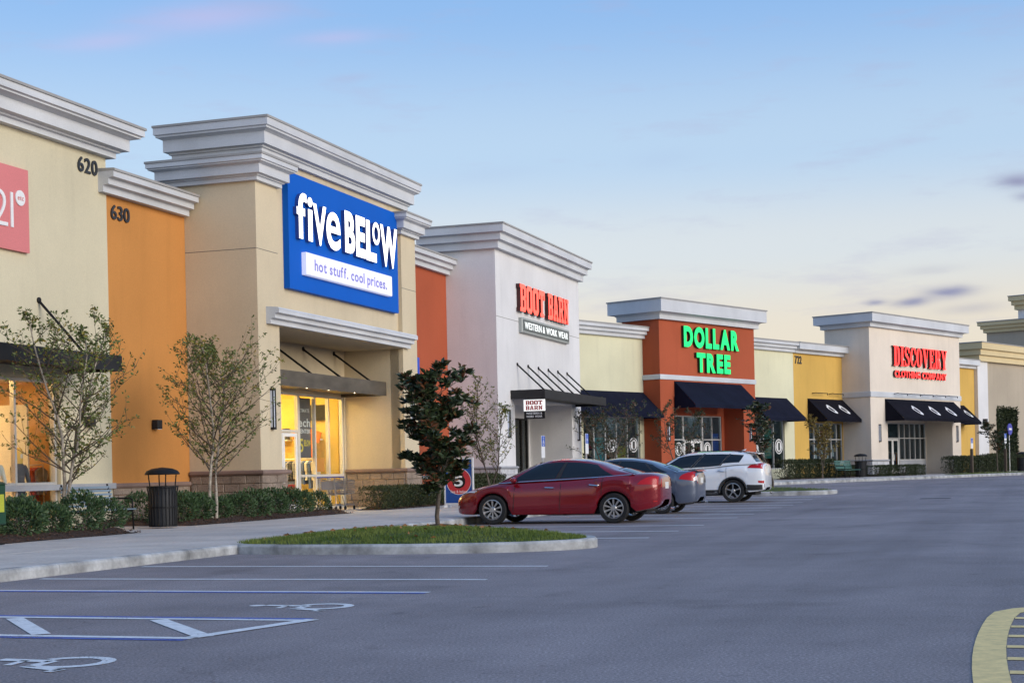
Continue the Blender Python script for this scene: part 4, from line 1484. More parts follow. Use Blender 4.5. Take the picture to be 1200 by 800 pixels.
# blade sign under the canopy end, facing along the walk
t = thing('hanging_sign', 'small white and black hanging blade sign under the canopy end', 'sign', FA, (56.3, 17.9, 3.2))
MB().box(56.28, 56.38, 17.46, 18.30, 3.50, 3.94).build('upper_board', emis('lit_sign_face', (.85, .85, .82), .4), t)
MB().box(56.285, 56.375, 17.47, 18.29, 3.20, 3.495).build('lower_board', BLACK, t)
for y in (17.6, 18.15):
    MB().tube([(56.33, y, 3.93), (56.56, y, 4.08)], .012, 6).build('hanger', BLACK, t)
REDP = mat('dark_red_print', (.36, .03, .03), .6)
styled(t, 'BOOT', SLAB, 18.22, 17.54, 3.74, 3.90, 56.276, .004, [REDP, REDP], 'y')
styled(t, 'BARN', SLAB, 18.22, 17.54, 3.54, 3.70, 56.276, .004, [REDP, REDP], 'y')
word(t, 'WESTERN &', 18.20, 17.56, 3.37, 3.45, 56.281, .004, [WHITE, WHITE], .01, 'y')
word(t, 'WORK WEAR', 18.20, 17.56, 3.25, 3.33, 56.281, .004, [WHITE, WHITE], .01, 'y')

# ------------------------------------------------------------------ the second row (angled)
zb = ZB + .15
s = thing('shop_building', 'pale yellow stucco bay with navy awning beside the pale grey shop', 'shop', FB, (4, 0, ZB))
shell(s, -1.5, 7.6, 0, 11, 0, 7.95, CREAM2, [(2.7, 7.25, 1.0, 3.7)], left=False, right=False)
cornice(s, [(-1.5, 0), (7.72, 0)], 8.12, .58, .46, 3)
def one_decal(parent, x, z, y, r=.36):
    d = MB().lathe([(0, 0), (r, 0), (r, .004), (0, .004)], 28, (x, y, z), 'y').build('window_decal', WHITE, parent)
    MB().lathe([(0, 0), (r * .86, 0), (r * .86, .003), (0, .003)], 28, (x, y - .0035, z), 'y').build('decal_ring', DECAL_D, d)
    MB().lathe([(0, 0), (r * .70, 0), (r * .70, .003), (0, .003)], 28, (x, y - .007, z), 'y').build('decal_field', WHITE, d)
    fit_letter(d, glyph('1', .03, .1), x - r * .22, x + r * .26, z - r * .5, z + r * .5, y - .011, .003, [DECAL_D, DECAL_D], name='numeral')
DECAL_D = mat('decal_dark', (.03, .035, .035), .6)
wdw = glazing(s, 2.7, 7.25, 1.0, 3.7, .08, [3.6, 4.5, 5.4, 6.3], [], PANE_DK)
one_decal(wdw, 4.95, 2.35, .07)
one_decal(wdw, 6.78, 2.35, .07)
TEALP = mat('teal_poster', (.12, .42, .45), .6)
YELP = mat('yellow_poster', (.70, .58, .12), .6)
poster(FB, 3.62, 4.46, 1.3, 2.7, .16, TEALP, 'plain teal poster in the window under the first navy awning', [])
poster(FB, 5.46, 6.24, 1.6, 2.3, .16, YELP, 'yellow poster in the window under the first navy awning', [])
MB().box(2.6, 7.35, -.06, -.002, .94, 1.0).build('sill', TRIM, s)
awning(s, .6, 7.58, -.002, -1.22, 4.92, 3.78, NAVY)
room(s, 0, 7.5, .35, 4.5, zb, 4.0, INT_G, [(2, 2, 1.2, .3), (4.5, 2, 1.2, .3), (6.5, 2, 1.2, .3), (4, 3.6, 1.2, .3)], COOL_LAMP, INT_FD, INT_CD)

stock_shelf(FB, 3.0, 5.2, 1.2, zb, 'stock shelf behind the glass of the first pale yellow bay', 1)
stock_shelf(FB, 5.6, 7.3, 1.4, zb, 'stock shelf behind the round decals of the first pale yellow bay', 2)
s = thing('shop_building', 'rust red stucco shop with green lettering and wide navy awning', 'shop', FB, (12, -1.0, ZB))
MB().box(7.65, 16.4, 1.3, 11, 4.9, 7.8).build('rear_block', BRICKRED, s)
MB().box(7.65, 16.4, 5.8, 11, 0, 4.9).build('rear_block', BRICKRED, s)
shell(s, 7.6, 16.45, -1.0, 1.2, 4.9, 9.15, BRICKRED)
MB().wall(7.6, 16.45, 0, 4.9, -1.0, -.7, [(8.75, 15.25, -1, 4.7)]).build('wall', BRICKRED, s)
MB().box(7.601, 7.9, -.7, 1.2, 0, 4.9).build('side_wall', BRICKRED, s)
MB().box(16.15, 16.449, -.7, 1.2, 0, 4.9).build('side_wall', BRICKRED, s)
cornice(s, [(11, 1.2), (7.6, 1.2), (7.6, -1.0), (16.45, -1.0), (16.45, 1.2), (12, 1.2)], 9.44, 1.0, .55, 2)
MB().sweep([(7.6, 0), (7.6, -1.0), (16.45, -1.0), (16.45, 0)], [(-.02, 5.52), (.05, 5.52), (.06, 5.56), (.06, 5.72), (.05, 5.76), (-.02, 5.76)]).build('band', TRIM, s, fix=True)
MB().box(8.55, 8.75, -.7, .2, 0, 4.7).build('recess_wall', BRICKRED, s)
MB().box(15.25, 15.45, -.7, .2, 0, 4.7).build('recess_wall', BRICKRED, s)
MB().box(8.75, 15.25, -.7, .2, 4.7, 4.85).build('soffit', BRICKRED, s)
MB().wall(8.75, 15.25, 0, 4.7, .2, .4, [(9.4, 15.0, zb, 3.85)]).build('recess_back_wall', BRICKRED, s)
w1 = glazing(s, 9.4, 11.4, zb, 3.85, .24, [10.4], [2.62], PANE_DK)
w2 = glazing(s, 11.4, 13.2, zb, 3.85, .24, [], [2.62], PANE_DK, skip=((0, 0),))
leaf_door(w2, 11.48, 12.28, zb + .02, 2.56, .26, PANE_DK)
leaf_door(w2, 12.30, 13.12, zb + .02, 2.56, .26, PANE_DK, hand=-1)
w3 = glazing(s, 13.2, 15.0, zb, 3.85, .24, [14.1], [2.62], PANE_DK)
one_decal(w1, 10.95, 2.15, .23, .34)
one_decal(w3, 13.62, 2.15, .23, .34)
BLUP = mat('blue_poster', (.06, .16, .55), .6)
poster(FB, 14.2, 14.85, 1.75, 2.95, .33, BLUP, 'blue poster beside the doors of the rust red shop', [('SALE', .1, .9, .7, .85, WHITE)])
room(s, 8.9, 15.2, .42, 5.5, zb, 4.3, INT_G, [(10, 2, 1.2, .3), (12.5, 2, 1.2, .3), (14.4, 2, 1.0, .3), (12, 4, 1.2, .3)], COOL_LAMP, INT_FD, INT_CD)
awning(s, 8.82, 15.06, -1.002, -2.22, 5.46, 4.28, NAVY)
stock_shelf(FB, 13.0, 15.1, 1.6, zb, 'stock shelf behind the glass of the rust red shop', 3)
stock_shelf(FB, 9.6, 11.4, 1.8, zb, 'stock shelf left of the doors inside the rust red shop', 4)
LED_G = emis('green_channel_letter', (.005, .56, .13), .85)
GRN_RET = mat('letter_return_dark_green', (.008, .035, .02), .5)
sg = thing('shop_sign', 'two lines of lit green block letters on rust red wall', 'sign', FB, (12.1, -1.0, 5.95))
word(sg, 'DOLLAR', 9.54, 14.68, 7.18, 8.22, -1.16, .14, [LED_G, GRN_RET], .055, gap=.10)
word(sg, 'TREE', 10.66, 13.82, 5.96, 6.94, -1.16, .14, [LED_G, GRN_RET], .055, gap=.10)
wall_lamp(FB, 8.2, -1.0, 2.5, 3.45, 'slim wall lamp on the rust red pier beside the pale yellow bay', 'slim wall lamps')
wall_lamp(FB, 15.85, -1.0, 2.5, 3.45, 'slim wall lamp on the rust red pier right of the doors', 'slim wall lamps')

s = thing('shop_building', 'pale yellow stucco bay with navy awning past the rust red shop', 'shop', FB, (19.5, 0, ZB))
shell(s, 16.46, 22.3, 0, 11, 0, 7.95, CREAM2, [(18.0, 21.2, 1.0, 3.7)], left=False, right=False)
cornice(s, [(16.46, 0), (22.3, 0)], 8.12, .58, .46, 3)
wdw = glazing(s, 18.0, 21.2, 1.0, 3.7, .08, [19.05, 20.1], [], PANE_DK)
one_decal(wdw, 18.55, 2.25, .07, .42)
one_decal(wdw, 20.65, 2.25, .07, .42)
poster(FB, 19.2, 19.98, 1.6, 3.2, .16, mat('green_poster', (.10, .36, .28), .6), 'green poster between two round decals in the far pale window', [])
awning(s, 17.3, 21.5, -.002, -1.22, 4.94, 3.78, NAVY)
room(s, 16.9, 22.0, .35, 4.5, zb, 4.0, INT_G, [(18, 2, 1.2, .3), (20.5, 2, 1.2, .3)], COOL_LAMP, INT_FD, INT_CD)

stock_shelf(FB, 19.0, 21.8, 1.3, zb, 'stock shelf behind the glass of the second pale yellow bay', 5)
NAVY2 = mat('black_canvas', (.009, .009, .015), .9, .2, 1.5, .15, 120, spec=.08)
def wing_logo(a, x, yw, yo, zt, zbm, t, size):
    """small white wing emblem lying on the awning slope"""
    sl = Vector((0, yo - yw, zbm - zt))
    L = sl.length
    sl.normalize()
    nrm = Vector((0, sl.z, -sl.y))
    if nrm.z < 0:
        nrm = -nrm
    o = Vector((x, yw, zt)) + sl * L * t + nrm * .006
    def P(px, py):
        return tuple(o + Vector((px * size, 0, 0)) + sl * (-py * size))
    n = 18
    out, inn = [], []
    for k in range(n):
        th = math.tau * k / n
        r_ = .30 * (1 + .55 * math.cos(th) ** 3)
        ca, sa = math.cos(R(-48)), math.sin(R(-48))
        q = (r_ * 1.35 * math.cos(th), r_ * .85 * math.sin(th))
        out.append((q[0] * ca - q[1] * sa, q[0] * sa + q[1] * ca))
        q = (.05 + r_ * .80 * math.cos(th), -.03 + r_ * .42 * math.sin(th))
        inn.append((q[0] * ca - q[1] * sa, q[0] * sa + q[1] * ca))
    b = MB()
    for k in range(n):
        j = (k + 1) % n
        b.add([P(*out[k]), P(*out[j]), P(*inn[j]), P(*inn[k])], [(0, 1, 2, 3)])
    ob = b.build('wing_emblem', WHITE, a)
    if ob.data.polygons[0].normal.z < 0:
        ob.data.flip_normals()
def sign_bar(parent, x0, x1, y, z):
    MB().tube([(x0, y, z), (x0, y - .28, z + .02), (x0 + .01, y - .3, z), (x1, y - .3, z), (x1, y - .28, z - .1)], .025, 6).build('sign_light', BLACK, parent, smooth=40)

s = thing('shop_building', 'yellow stucco bay with black awning bearing two white emblems', 'shop', FB, (25, 0, ZB))
shell(s, 22.31, 28.04, 0, 11, 0, 7.95, YELLOW, [(23.95, 28.0, 1.36, 3.6)], left=False, right=False)
cornice(s, [(22.31, 0), (28.2, 0)], 8.14, .62, .50, 2)
word(s, '722', 22.48, 23.23, 6.93, 7.37, -.04, .04, [NUM, NUM], .01, name='number')
glazing(s, 23.95, 28.0, 1.36, 3.6, .06, [24.62, 25.3, 25.97, 26.65, 27.32], [2.65], PANE_DK)
ledge(s, [(22.4, 0), (28.04, 0)], 1.22, .13, .1, LEDGE2)
a = awning(s, 23.85, 28.3, -.002, -1.22, 4.99, 3.80, NAVY2)
wing_logo(a, 25.4, -.002, -1.22, 4.99, 3.80, .45, 1.0)
wing_logo(a, 26.9, -.002, -1.22, 4.99, 3.80, .45, 1.0)
sign_bar(s, 24.4, 25.7, 0, 5.3)
sign_bar(s, 26.4, 27.6, 0, 5.3)
room(s, 22.6, 28.0, .35, 4.5, zb, 4.0, INT_G, [(24, 2.2, 1.2, .3), (26.5, 2.2, 1.2, .3)], COOL_LAMP, INT_FD, INT_CD)
for i, (x, m) in enumerate(((24.95, WHITE), (25.65, WHITE), (26.3, WHITE), (26.98, WHITE))):
    poster(FB, x - .18, x + .18, 1.55 + .1 * (i % 2), 2.2 + .1 * (i % 2), .16, m, ('white notice in the yellow bay window, first past the bare end pane', 'white notice in the yellow bay window, second of four in the row', 'white notice in the yellow bay window, third of four in the row', 'white notice in the yellow bay window, last before the beige shop')[i], [])
poster(FB, 25.4, 25.9, 2.8, 3.3, .16, mat('red_poster', (.50, .05, .06), .6), 'small red poster high in the yellow bay window', [])

s = thing('shop_building', 'beige stucco shop with red lettering and long black awning', 'shop', FB, (34, -1.8, ZB))
MB().box(28.1, 40.55, 1.2, 11, 4.2, 7.8).build('rear_block', BEIGE, s)
MB().box(28.1, 40.55, 5.0, 11, 0, 4.2).build('rear_block', BEIGE, s)
shell(s, 28.05, 40.6, -1.8, 1.1, 4.2, 9.75, BEIGE)
MB().wall(28.05, 40.6, 0, 4.2, -1.8, -1.5, [(30.2, 39.3, -1, 4.0)]).build('wall', BEIGE, s)
MB().box(28.051, 28.35, -1.5, 1.1, 0, 4.2).build('side_wall', BEIGE, s)
MB().box(40.3, 40.599, -1.5, 1.1, 0, 4.2).build('side_wall', BEIGE, s)
cornice(s, [(34, 1.1), (28.05, 1.1), (28.05, -1.8), (40.6, -1.8), (40.6, 1.1), (35, 1.1)], 10.02, .82, .52, 2)
MB().sweep([(28.05, 0), (28.05, -1.8), (40.6, -1.8), (40.6, 0)], [(-.02, 5.10), (.05, 5.10), (.06, 5.14), (.06, 5.38), (.05, 5.42), (-.02, 5.42)]).build('band', TRIM, s, fix=True)
MB().box(30.0, 30.2, -1.5, 0, 0, 4.0).build('recess_wall', BEIGE, s)
MB().box(39.3, 39.5, -1.5, 0, 0, 4.0).build('recess_wall', BEIGE, s)
MB().box(30.2, 39.3, -1.5, 0, 4.0, 4.15).build('soffit', BEIGE, s)
MB().wall(30.2, 39.3, 0, 4.0, 0, .2, [(33.7, 39.28, zb, 3.7)]).build('recess_back_wall', BEIGE, s)
w2 = glazing(s, 33.7, 35.5, zb, 3.7, .04, [], [2.75], PANE_DK, skip=((0, 0),))
leaf_door(w2, 33.78, 34.59, zb + .02, 2.70, .06, PANE_DK)
leaf_door(w2, 34.61, 35.42, zb + .02, 2.70, .06, PANE_DK, hand=-1)
glazing(s, 35.5, 39.28, 1.36, 3.7, .04, [36.25, 37.0, 37.75, 38.5], [2.75], PANE_DK)
MB().box(35.5, 39.28, .02, .19, zb, 1.36).build('knee_wall', LEDGE2, s)
blocks(s, 28.0, 30.2, -1.8, 0, zb, 1.32, 'x', STONE2, seed=31, rows=4)
blocks(s, 28.05, 0, -1.79, 0, zb, 1.32, 'y', STONE2, seed=32, rows=4)
blocks(s, 39.3, 40.65, -1.8, 0, zb, 1.32, 'x', STONE2, seed=33, rows=4)
ledge(s, [(28.05, 0), (28.05, -1.8), (30.2, -1.8)], 1.32, .10, .12, LEDGE2)
ledge(s, [(39.3, -1.8), (40.6, -1.8)], 1.32, .10, .12, LEDGE2)
a = awning(s, 29.9, 39.55, -1.802, -3.02, 5.02, 3.85, NAVY2)
for x in (32.6, 35.0, 37.4):
    wing_logo(a, x, -1.802, -3.02, 5.02, 3.85, .5, 1.1)
for x in (31.0, 32.8, 34.6, 36.4, 38.2):
    sign_bar(s, x, x + 1.2, -1.86, 5.34)
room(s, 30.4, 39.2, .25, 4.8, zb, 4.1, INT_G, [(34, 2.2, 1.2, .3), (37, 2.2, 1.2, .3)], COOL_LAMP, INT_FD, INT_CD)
clothes_rack(FB, 37.2, 1.4, zb, 14, 'chrome rail of clothes behind the beige shop window', 31)
LED_R2 = emis('bright_red_channel_letter', (1.0, .035, .03), 1.15)
sg = thing('shop_sign', 'lit red roman lettering in two lines on the beige shop', 'sign', FB, (34.6, -1.8, 6.35))
styled(sg, 'DISCOVERY', SERIF, 30.85, 38.35, 7.02, 8.22, -1.98, .16, [LED_R2, RED_RET], gap=.07)
word(sg, 'CLOTHING COMPANY', 31.0, 38.3, 6.34, 6.76, -1.95, .12, [LED_R2, RED_RET], .03, gap=.08)
wall_lamp(FB, 29.1, -1.8, 2.45, 3.5, 'slim wall lamp on the beige pier next to the doors', 'slim wall lamps')
wall_lamp(FB, 39.95, -1.8, 2.45, 3.5, 'slim wall lamp on the beige pier near the small tree', 'slim wall lamps')
MB().lathe([(.0, 9.0), (.12, 9.0), (.12, 10.25), (.17, 10.27), (.17, 10.36), (0, 10.40)], 12, (31.6, .6, 0)).build('roof_vent', FLASH, s)

s = thing('shop_building', 'narrow yellow stucco bay between the beige shop and the buff store', 'shop', FB, (44, 0, ZB))
shell(s, 40.61, 47.09, 0, 11, 0, 7.95, YELLOW, [], left=False, right=False)
cornice(s, [(40.62, 0), (47.08, 0)], 8.14, .62, .5, 2)
a = awning(s, 40.9, 45.3, -.002, -1.22, 4.99, 3.82, NAVY2)
wing_logo(a, 43.0, -.002, -1.22, 4.99, 3.82, .45, .95)
wing_logo(a, 44.4, -.002, -1.22, 4.99, 3.82, .45, .95)

s = thing('shop_building', 'large greige store with buff cornices and green wall trellis', 'shop', FB, (62, -.2, ZB))
shell(s, 47.1, 84, -.2, 16, 0, 9.0, GREIGE, [(50.25, 53.9, 1.0, 4.85)], right=True)
MB().box(47.05, 48.75, -.26, .4, 0, 8.1).build('corner_pier', LILAC, s)
cornice(s, [(47.1, 15), (47.1, -.26), (84, -.26)], 9.36, 1.3, .62, 3, TRIM_Y)
MB().box(57.0, 84, .1, 3.2, 8.9, 11.3).build('upper_block', GREIGE, s)
cornice(s, [(60, 3.2), (57.0, 3.2), (57.0, .1), (84, .1)], 11.62, .85, .55, 3, TRIM_Y)
MB().box(62.9, 84, 2.5, 3.1, 11.0, 13.6).build('upper_block', LILAC, s)
cornice(s, [(64, 3.1), (62.9, 3.1), (62.9, 2.5), (84, 2.5)], 14.0, 1.1, .6, 3, TRIM_Y)
MB().box(50.2, 53.95, -.05, .05, .9, 4.9).build('trellis_back', mat('dark_trellis', (.03, .045, .03), .9), s)
for i in range(8):
    x = 50.35 + i * .5
    MB().box(x - .02, x + .02, -.14, -.1, 1.0, 4.85).build('trellis_bar', BLACK, s)
t = thing('wall_light', 'small dark cube light on the corner pier of the buff store', 'wall light', FB, (47.9, -.26, 3.9))
MB().cbox(47.75, 48.05, -.5, -.29, 3.85, 4.1, .02).build('housing', DARKMET, t)
MB().box(47.84, 47.96, -.291, -.26, 3.92, 4.04).build('bracket', DARKMET, t)

# ------------------------------------------------------------------ cars
RUBBER = mat('tyre_rubber', (.018, .018, .019), .85, .1)
RIM = mat('alloy_rim', (.42, .42, .43), .32, .05, metal=.8)
RIM_D = mat('dark_wheel_well', (.012, .012, .013), .8)
CHROME = mat('chrome_trim', (.75, .75, .76), .15, .02, metal=1.0)
CARGLASS = mat('car_glass_tint', (.012, .016, .022), .04, .02, spec=.45, fine=0)
TAILRED = mat('tail_lamp_red', (.45, .010, .014), .25, .05, spec=.3, coat=.15)
TAILCLR = mat('tail_lamp_clear', (.70, .62, .60), .12, .05, coat=1.0)
HEADL = mat('head_lamp_lens', (.62, .66, .70), .08, .05, coat=1.0)
BLKPL = mat('black_plastic', (.025, .025, .027), .6, .1)
SEAM = mat('panel_gap', (.008, .008, .009), .8)
PLATE_W = mat('number_plate', (.70, .70, .68), .5)
SEATS = mat('seat_cloth', (.05, .05, .055), .9)
def paint(name, col, metal=.35, rough=.32):
    return mat(name, col, rough, .03, .5, metal=metal, coat=1.0, fine=.03, fscale=300)

def pchip(pts):
    """monotone cubic through (x, y) points"""
    n = len(pts)
    h = [pts[i + 1][0] - pts[i][0] for i in range(n - 1)]
    d = [(pts[i + 1][1] - pts[i][1]) / h[i] for i in range(n - 1)]
    m = [d[0]] + [0] * (n - 2) + [d[-1]]
    for i in range(1, n - 1):
        if d[i - 1] * d[i] > 0:
            w1, w2 = 2 * h[i] + h[i - 1], h[i] + 2 * h[i - 1]
            m[i] = (w1 + w2) / (w1 / d[i - 1] + w2 / d[i])
    def f(x):
        if x <= pts[0][0]:
            return pts[0][1]
        if x >= pts[-1][0]:
            return pts[-1][1]
        i = 0
        while x > pts[i + 1][0]:
            i += 1
        t = (x - pts[i][0]) / h[i]
        return ((1 + 2 * t) * (1 - t) ** 2 * pts[i][1] + t * (1 - t) ** 2 * h[i] * m[i] + t * t * (3 - 2 * t) * pts[i + 1][1] + t * t * (t - 1) * h[i] * m[i + 1])
    return f

def wheel(parent, x, y, r, side, w=.215, spokes=10, twin=True):
    """side=+1: outer face towards +y"""
    hub = MB().lathe([(0, -.02), (r * .45, -.02), (r * .5, .03), (0, .05)], 20, (x, y - side * .11, r), 'y').build('wheel', RIM_D, parent, smooth=40)
    ri = r * .70
    prof = [(ri, -w / 2), (r * .93, -w / 2), (r * .985, -w / 2 + .025), (r, -w / 2 + .06), (r, w / 2 - .06), (r * .985, w / 2 - .025), (r * .93, w / 2), (ri + .012, w / 2 - .004), (ri, w / 2 - .02)]
    MB().lathe(prof, 36, (x, y, r), 'y', closed=True).build('tyre', RUBBER, hub, smooth=40, fix=True)
    b = MB()
    ro = ri - .001
    b.lathe([(ro, -w / 2 + .01), (ro, w / 2 - .012), (ro - .018, w / 2 - .008), (ro - .03, w / 2 - .04), (ro - .035, -w / 2 + .01)], 36, (x, y, r), 'y', closed=True)
    face = side * (w / 2 - .03)
    def ang(a, rad, yy):
        return (x + rad * math.cos(a), y + yy, r + rad * math.sin(a))
    for k in range(spokes):
        a = math.tau * k / spokes + .3
        wd0, wd1 = .011, .024
        pa, pb = Vector(ang(a, .045, face)), Vector(ang(a, ro - .012, face + side * .006))
        t = Vector((-math.sin(a), 0, math.cos(a)))
        th = Vector((0, -side * .03, 0))
        vs = [pa - t * wd0, pa + t * wd0, pb + t * wd1, pb - t * wd1]
        vs += [v + th for v in vs]
        b.add(vs, [(0, 1, 2, 3), (7, 6, 5, 4), (0, 4, 5, 1), (1, 5, 6, 2), (2, 6, 7, 3), (3, 7, 4, 0)])
    b.lathe([(0, -.03), (.07, -.03), (.07, .0), (.055, .012), (0, .014)] if side > 0 else [(0, .03), (.07, .03), (.07, .0), (.055, -.012), (0, -.014)], 16, (x, y + face, r), 'y')
    b.build('rim', RIM, hub, smooth=35, fix=True)
    return hub

def make_car(sp):
    t = thing(sp['name'], sp['label'], 'car', FA, sp['base'], sp.get('group'), R(90), local=True)
    P = sp['paint']
    top, half, sill = pchip(sp['deck']), pchip(sp['half']), pchip(sp['sill'])
    xf, xr = sp['wf'], sp['wr']
    Rw, Ra = sp['r'], sp['arch']
    X0, X1 = sp['half'][0][0], sp['half'][-1][0]
    def zb(x):
        z = sill(x)
        for xc in (xf, xr):
            if abs(x - xc) < Ra:
                z = max(z, Rw + math.sqrt(Ra * Ra - (x - xc) ** 2) * .97)
        return z
    cab0, cab1 = sp['bot'][-1][0], sp['bot'][0][0]
    botz = pchip(sorted([(q[0], q[1]) for q in sp['bot']]))
    def section(x):
        w, zt, z0 = half(x), top(x), zb(x)
        hs = zt - z0
        sh = sp.get('shoulder', .80)
        pts = [(w * .55, z0 + .0), (w * .86, z0 - .0), (w * .955, z0 + .02 * hs), (w * .985, z0 + .16 * hs), (w * .992, z0 + .30 * hs), (w * .984, z0 + .50 * hs), (w * 1.0, z0 + .69 * hs), (w * .970, z0 + sh * hs), (w * .935, z0 + .91 * hs), (w * .87, z0 + .975 * hs), (w * .70, zt + .012), (w * .40, zt + .030), (0, zt + .036)]
        return pts
    # stations, denser around the arches and the ends
    xs = set()
    n = 46
    for i in range(n + 1):
        xs.add(round(X0 + (X1 - X0) * i / n, 4))
    for xc in (xf, xr):
        for k in range(-12, 13):
            xs.add(round(xc + Ra * math.sin(math.pi / 2 * k / 12) * .9995, 4))
    for d in (.005, .015, .03, .05, .075):
        xs.add(round(X0 + d, 4))
        xs.add(round(X1 - d, 4))
    xs = sorted(xs)
    xs = [x for i, x in enumerate(xs) if i == 0 or x - xs[i - 1] > .003]
    b = MB()
    ns = 13
    full = 2 * ns - 1
    for x in xs:
        s = section(x)
        for (y, z) in s:
            b.v.append((x, y, z))
        for (y, z) in s[-2::-1]:
            b.v.append((x, -y, z))
    for i in range(len(xs) - 1):
        for k in range(full - 1):
            b.f.append((i * full + k, i * full + k + 1, (i + 1) * full + k + 1, (i + 1) * full + k))
    b.f.append(tuple(range(full)))
    b.f.append(tuple(range((len(xs) - 1) * full, len(xs) * full))[::-1])
    b.m = [0] * len(b.f)
    body = b.build('body', P, t, smooth=38, fix=True)
    # dark under-body and wheel wells
    u = MB()
    u.box(X0 + .35, X1 - .35, -.55, .55, .22, .50)
    u.box(X0 + .95, X1 - .95, -.74, .74, .22, .40)
    for xc in (xf, xr):
        u.box(xc - Ra, xc + Ra, -.62, .62, .30, Rw + Ra - .02)
    u.build('underbody', RIM_D, t)
    def surf(x, k, off=.004, side=1):
        s = section(x)
        k = max(0, min(ns - 1.001, k))
        i = int(k)
        f = k - i
        y = s[i][0] * (1 - f) + s[i + 1][0] * f
        z = s[i][1] * (1 - f) + s[i + 1][1] * f
        ty, tz = s[i + 1][0] - s[i][0], s[i + 1][1] - s[i][1]
        # outward normal with a little of the plan taper
        L = math.hypot(ty, tz) or 1
        ny, nz = tz / L, -ty / L
        e = .01
        dwx = (half(min(x + e, X1)) - half(max(x - e, X0))) / (2 * e)
        nv = Vector((-dwx * ny, ny, nz))
        nv.normalize()
        return (x + nv.x * off, side * (y + nv.y * off), z + nv.z * off)
    def patch(name, poly, m, side=1, off=.005, parent=None, nx_=8, nk=6):
        """poly: four (x, k) corners; bilinear patch on the body skin"""
        bb = MB()
        for i in range(nx_ + 1):
            for j in range(nk + 1):
                a, c = i / nx_, j / nk
                x = (poly[0][0] * (1 - a) + poly[1][0] * a) * (1 - c) + (poly[3][0] * (1 - a) + poly[2][0] * a) * c
                k = (poly[0][1] * (1 - a) + poly[1][1] * a) * (1 - c) + (poly[3][1] * (1 - a) + poly[2][1] * a) * c
                bb.v.append(surf(x, k, off, side))
        for i in range(nx_):
            for j in range(nk):
                q = (i * (nk + 1) + j, (i + 1) * (nk + 1) + j, (i + 1) * (nk + 1) + j + 1, i * (nk + 1) + j + 1)
                bb.f.append(q if side < 0 else q[::-1])
                bb.m.append(0)
        o = bb.build(name, m, parent or t, smooth=60)
        return o
    def kz(x, z):
        """section index of height z on the side"""
        s = section(x)
        for i in range(2, ns - 1):
            if s[i][1] <= z <= s[i + 1][1]:
                return i + (z - s[i][1]) / max(1e-6, s[i + 1][1] - s[i][1])
        return ns - 1.01 if z > s[-1][1] else 2
    # greenhouse -------------------------------------------------------
    bot, tp = sp['bot'], sp['top']       # matched lists front -> rear: (x, z) on the belt and on the roof rail
    nn = len(bot)
    def crv(pts, t_):
        f = pchip([(i / (len(pts) - 1), p[0]) for i, p in enumerate(pts)])
        g_ = pchip([(i / (len(pts) - 1), p[1]) for i, p in enumerate(pts)])
        return f(t_), g_(t_)
    wr_ = sp['roofw']
    def side_pt(t_, s_, side, off=0.0):
        bx_, bz = crv(bot, t_)
        tx, tz = crv(tp, t_)
        wb = half(bx_) * sp.get('beltw', .90)
        wt = wr_ * (1 - .10 * (2 * t_ - 1) ** 2)
        x = bx_ + (tx - bx_) * s_
        z = bz + (tz - bz) * s_
        y = wb + (wt - wb) * s_ + .045 * math.sin(math.pi * s_)
        return (x, side * (y + off * .9), z + off * .35)
    NT, NSV = 28, 6
    cabm = MB()
    for side in (1, -1):
        o0 = len(cabm.v)
        for i in range(NT + 1):
            for j in range(NSV + 1):
                cabm.v.append(side_pt(i / NT, j / NSV, side))
        for i in range(NT):
            for j in range(NSV):
                q = (o0 + i * (NSV + 1) + j, o0 + (i + 1) * (NSV + 1) + j, o0 + (i + 1) * (NSV + 1) + j + 1, o0 + i * (NSV + 1) + j + 1)
                cabm.f.append(q if side < 0 else q[::-1])
    # roof between the rails
    NR = 10
    o0 = len(cabm.v)
    crown = sp.get('crown', .05)
    def roof_pt(t_, r_):
        L, Rr = Vector(side_pt(t_, 1, 1)), Vector(side_pt(t_, 1, -1))
        p = L.lerp(Rr, r_)
        p.z += crown * (1 - (2 * r_ - 1) ** 2)
        return p
    for i in range(NT + 1):
        for j in range(NR + 1):
            cabm.v.append(tuple(roof_pt(i / NT, j / NR)))
    for i in range(NT):
        for j in range(NR):
            cabm.f.append((o0 + i * (NR + 1) + j, o0 + (i + 1) * (NR + 1) + j, o0 + (i + 1) * (NR + 1) + j + 1, o0 + i * (NR + 1) + j + 1))
    # windscreen and backlight patches
    def end_pt(te, s_, r_, bulge):
        L, Rr = Vector(side_pt(te, s_, 1)), Vector(side_pt(te, s_, -1))
        p = L.lerp(Rr, r_)
        q = 1 - (2 * r_ - 1) ** 2
        p.x += (bulge if te == 0 else -bulge) * q * (1 - .5 * s_)
        p.z += crown * q * s_
        return p
    for te, bul in ((0, sp.get('wsb', .16)), (1, sp.get('blb', .10))):
        o0 = len(cabm.v)
        for i in range(NSV + 1):
            for j in range(NR + 1):
                cabm.v.append(tuple(end_pt(te, i / NSV, j / NR, bul)))
        for i in range(NSV):
            for j in range(NR):
                q = (o0 + i * (NR + 1) + j, o0 + (i + 1) * (NR + 1) + j, o0 + (i + 1) * (NR + 1) + j + 1, o0 + i * (NR + 1) + j + 1)
                cabm.f.append(q)
    cabm.m = [0] * len(cabm.f)
    cabm.build('roof', P, t, smooth=35, fix=True)
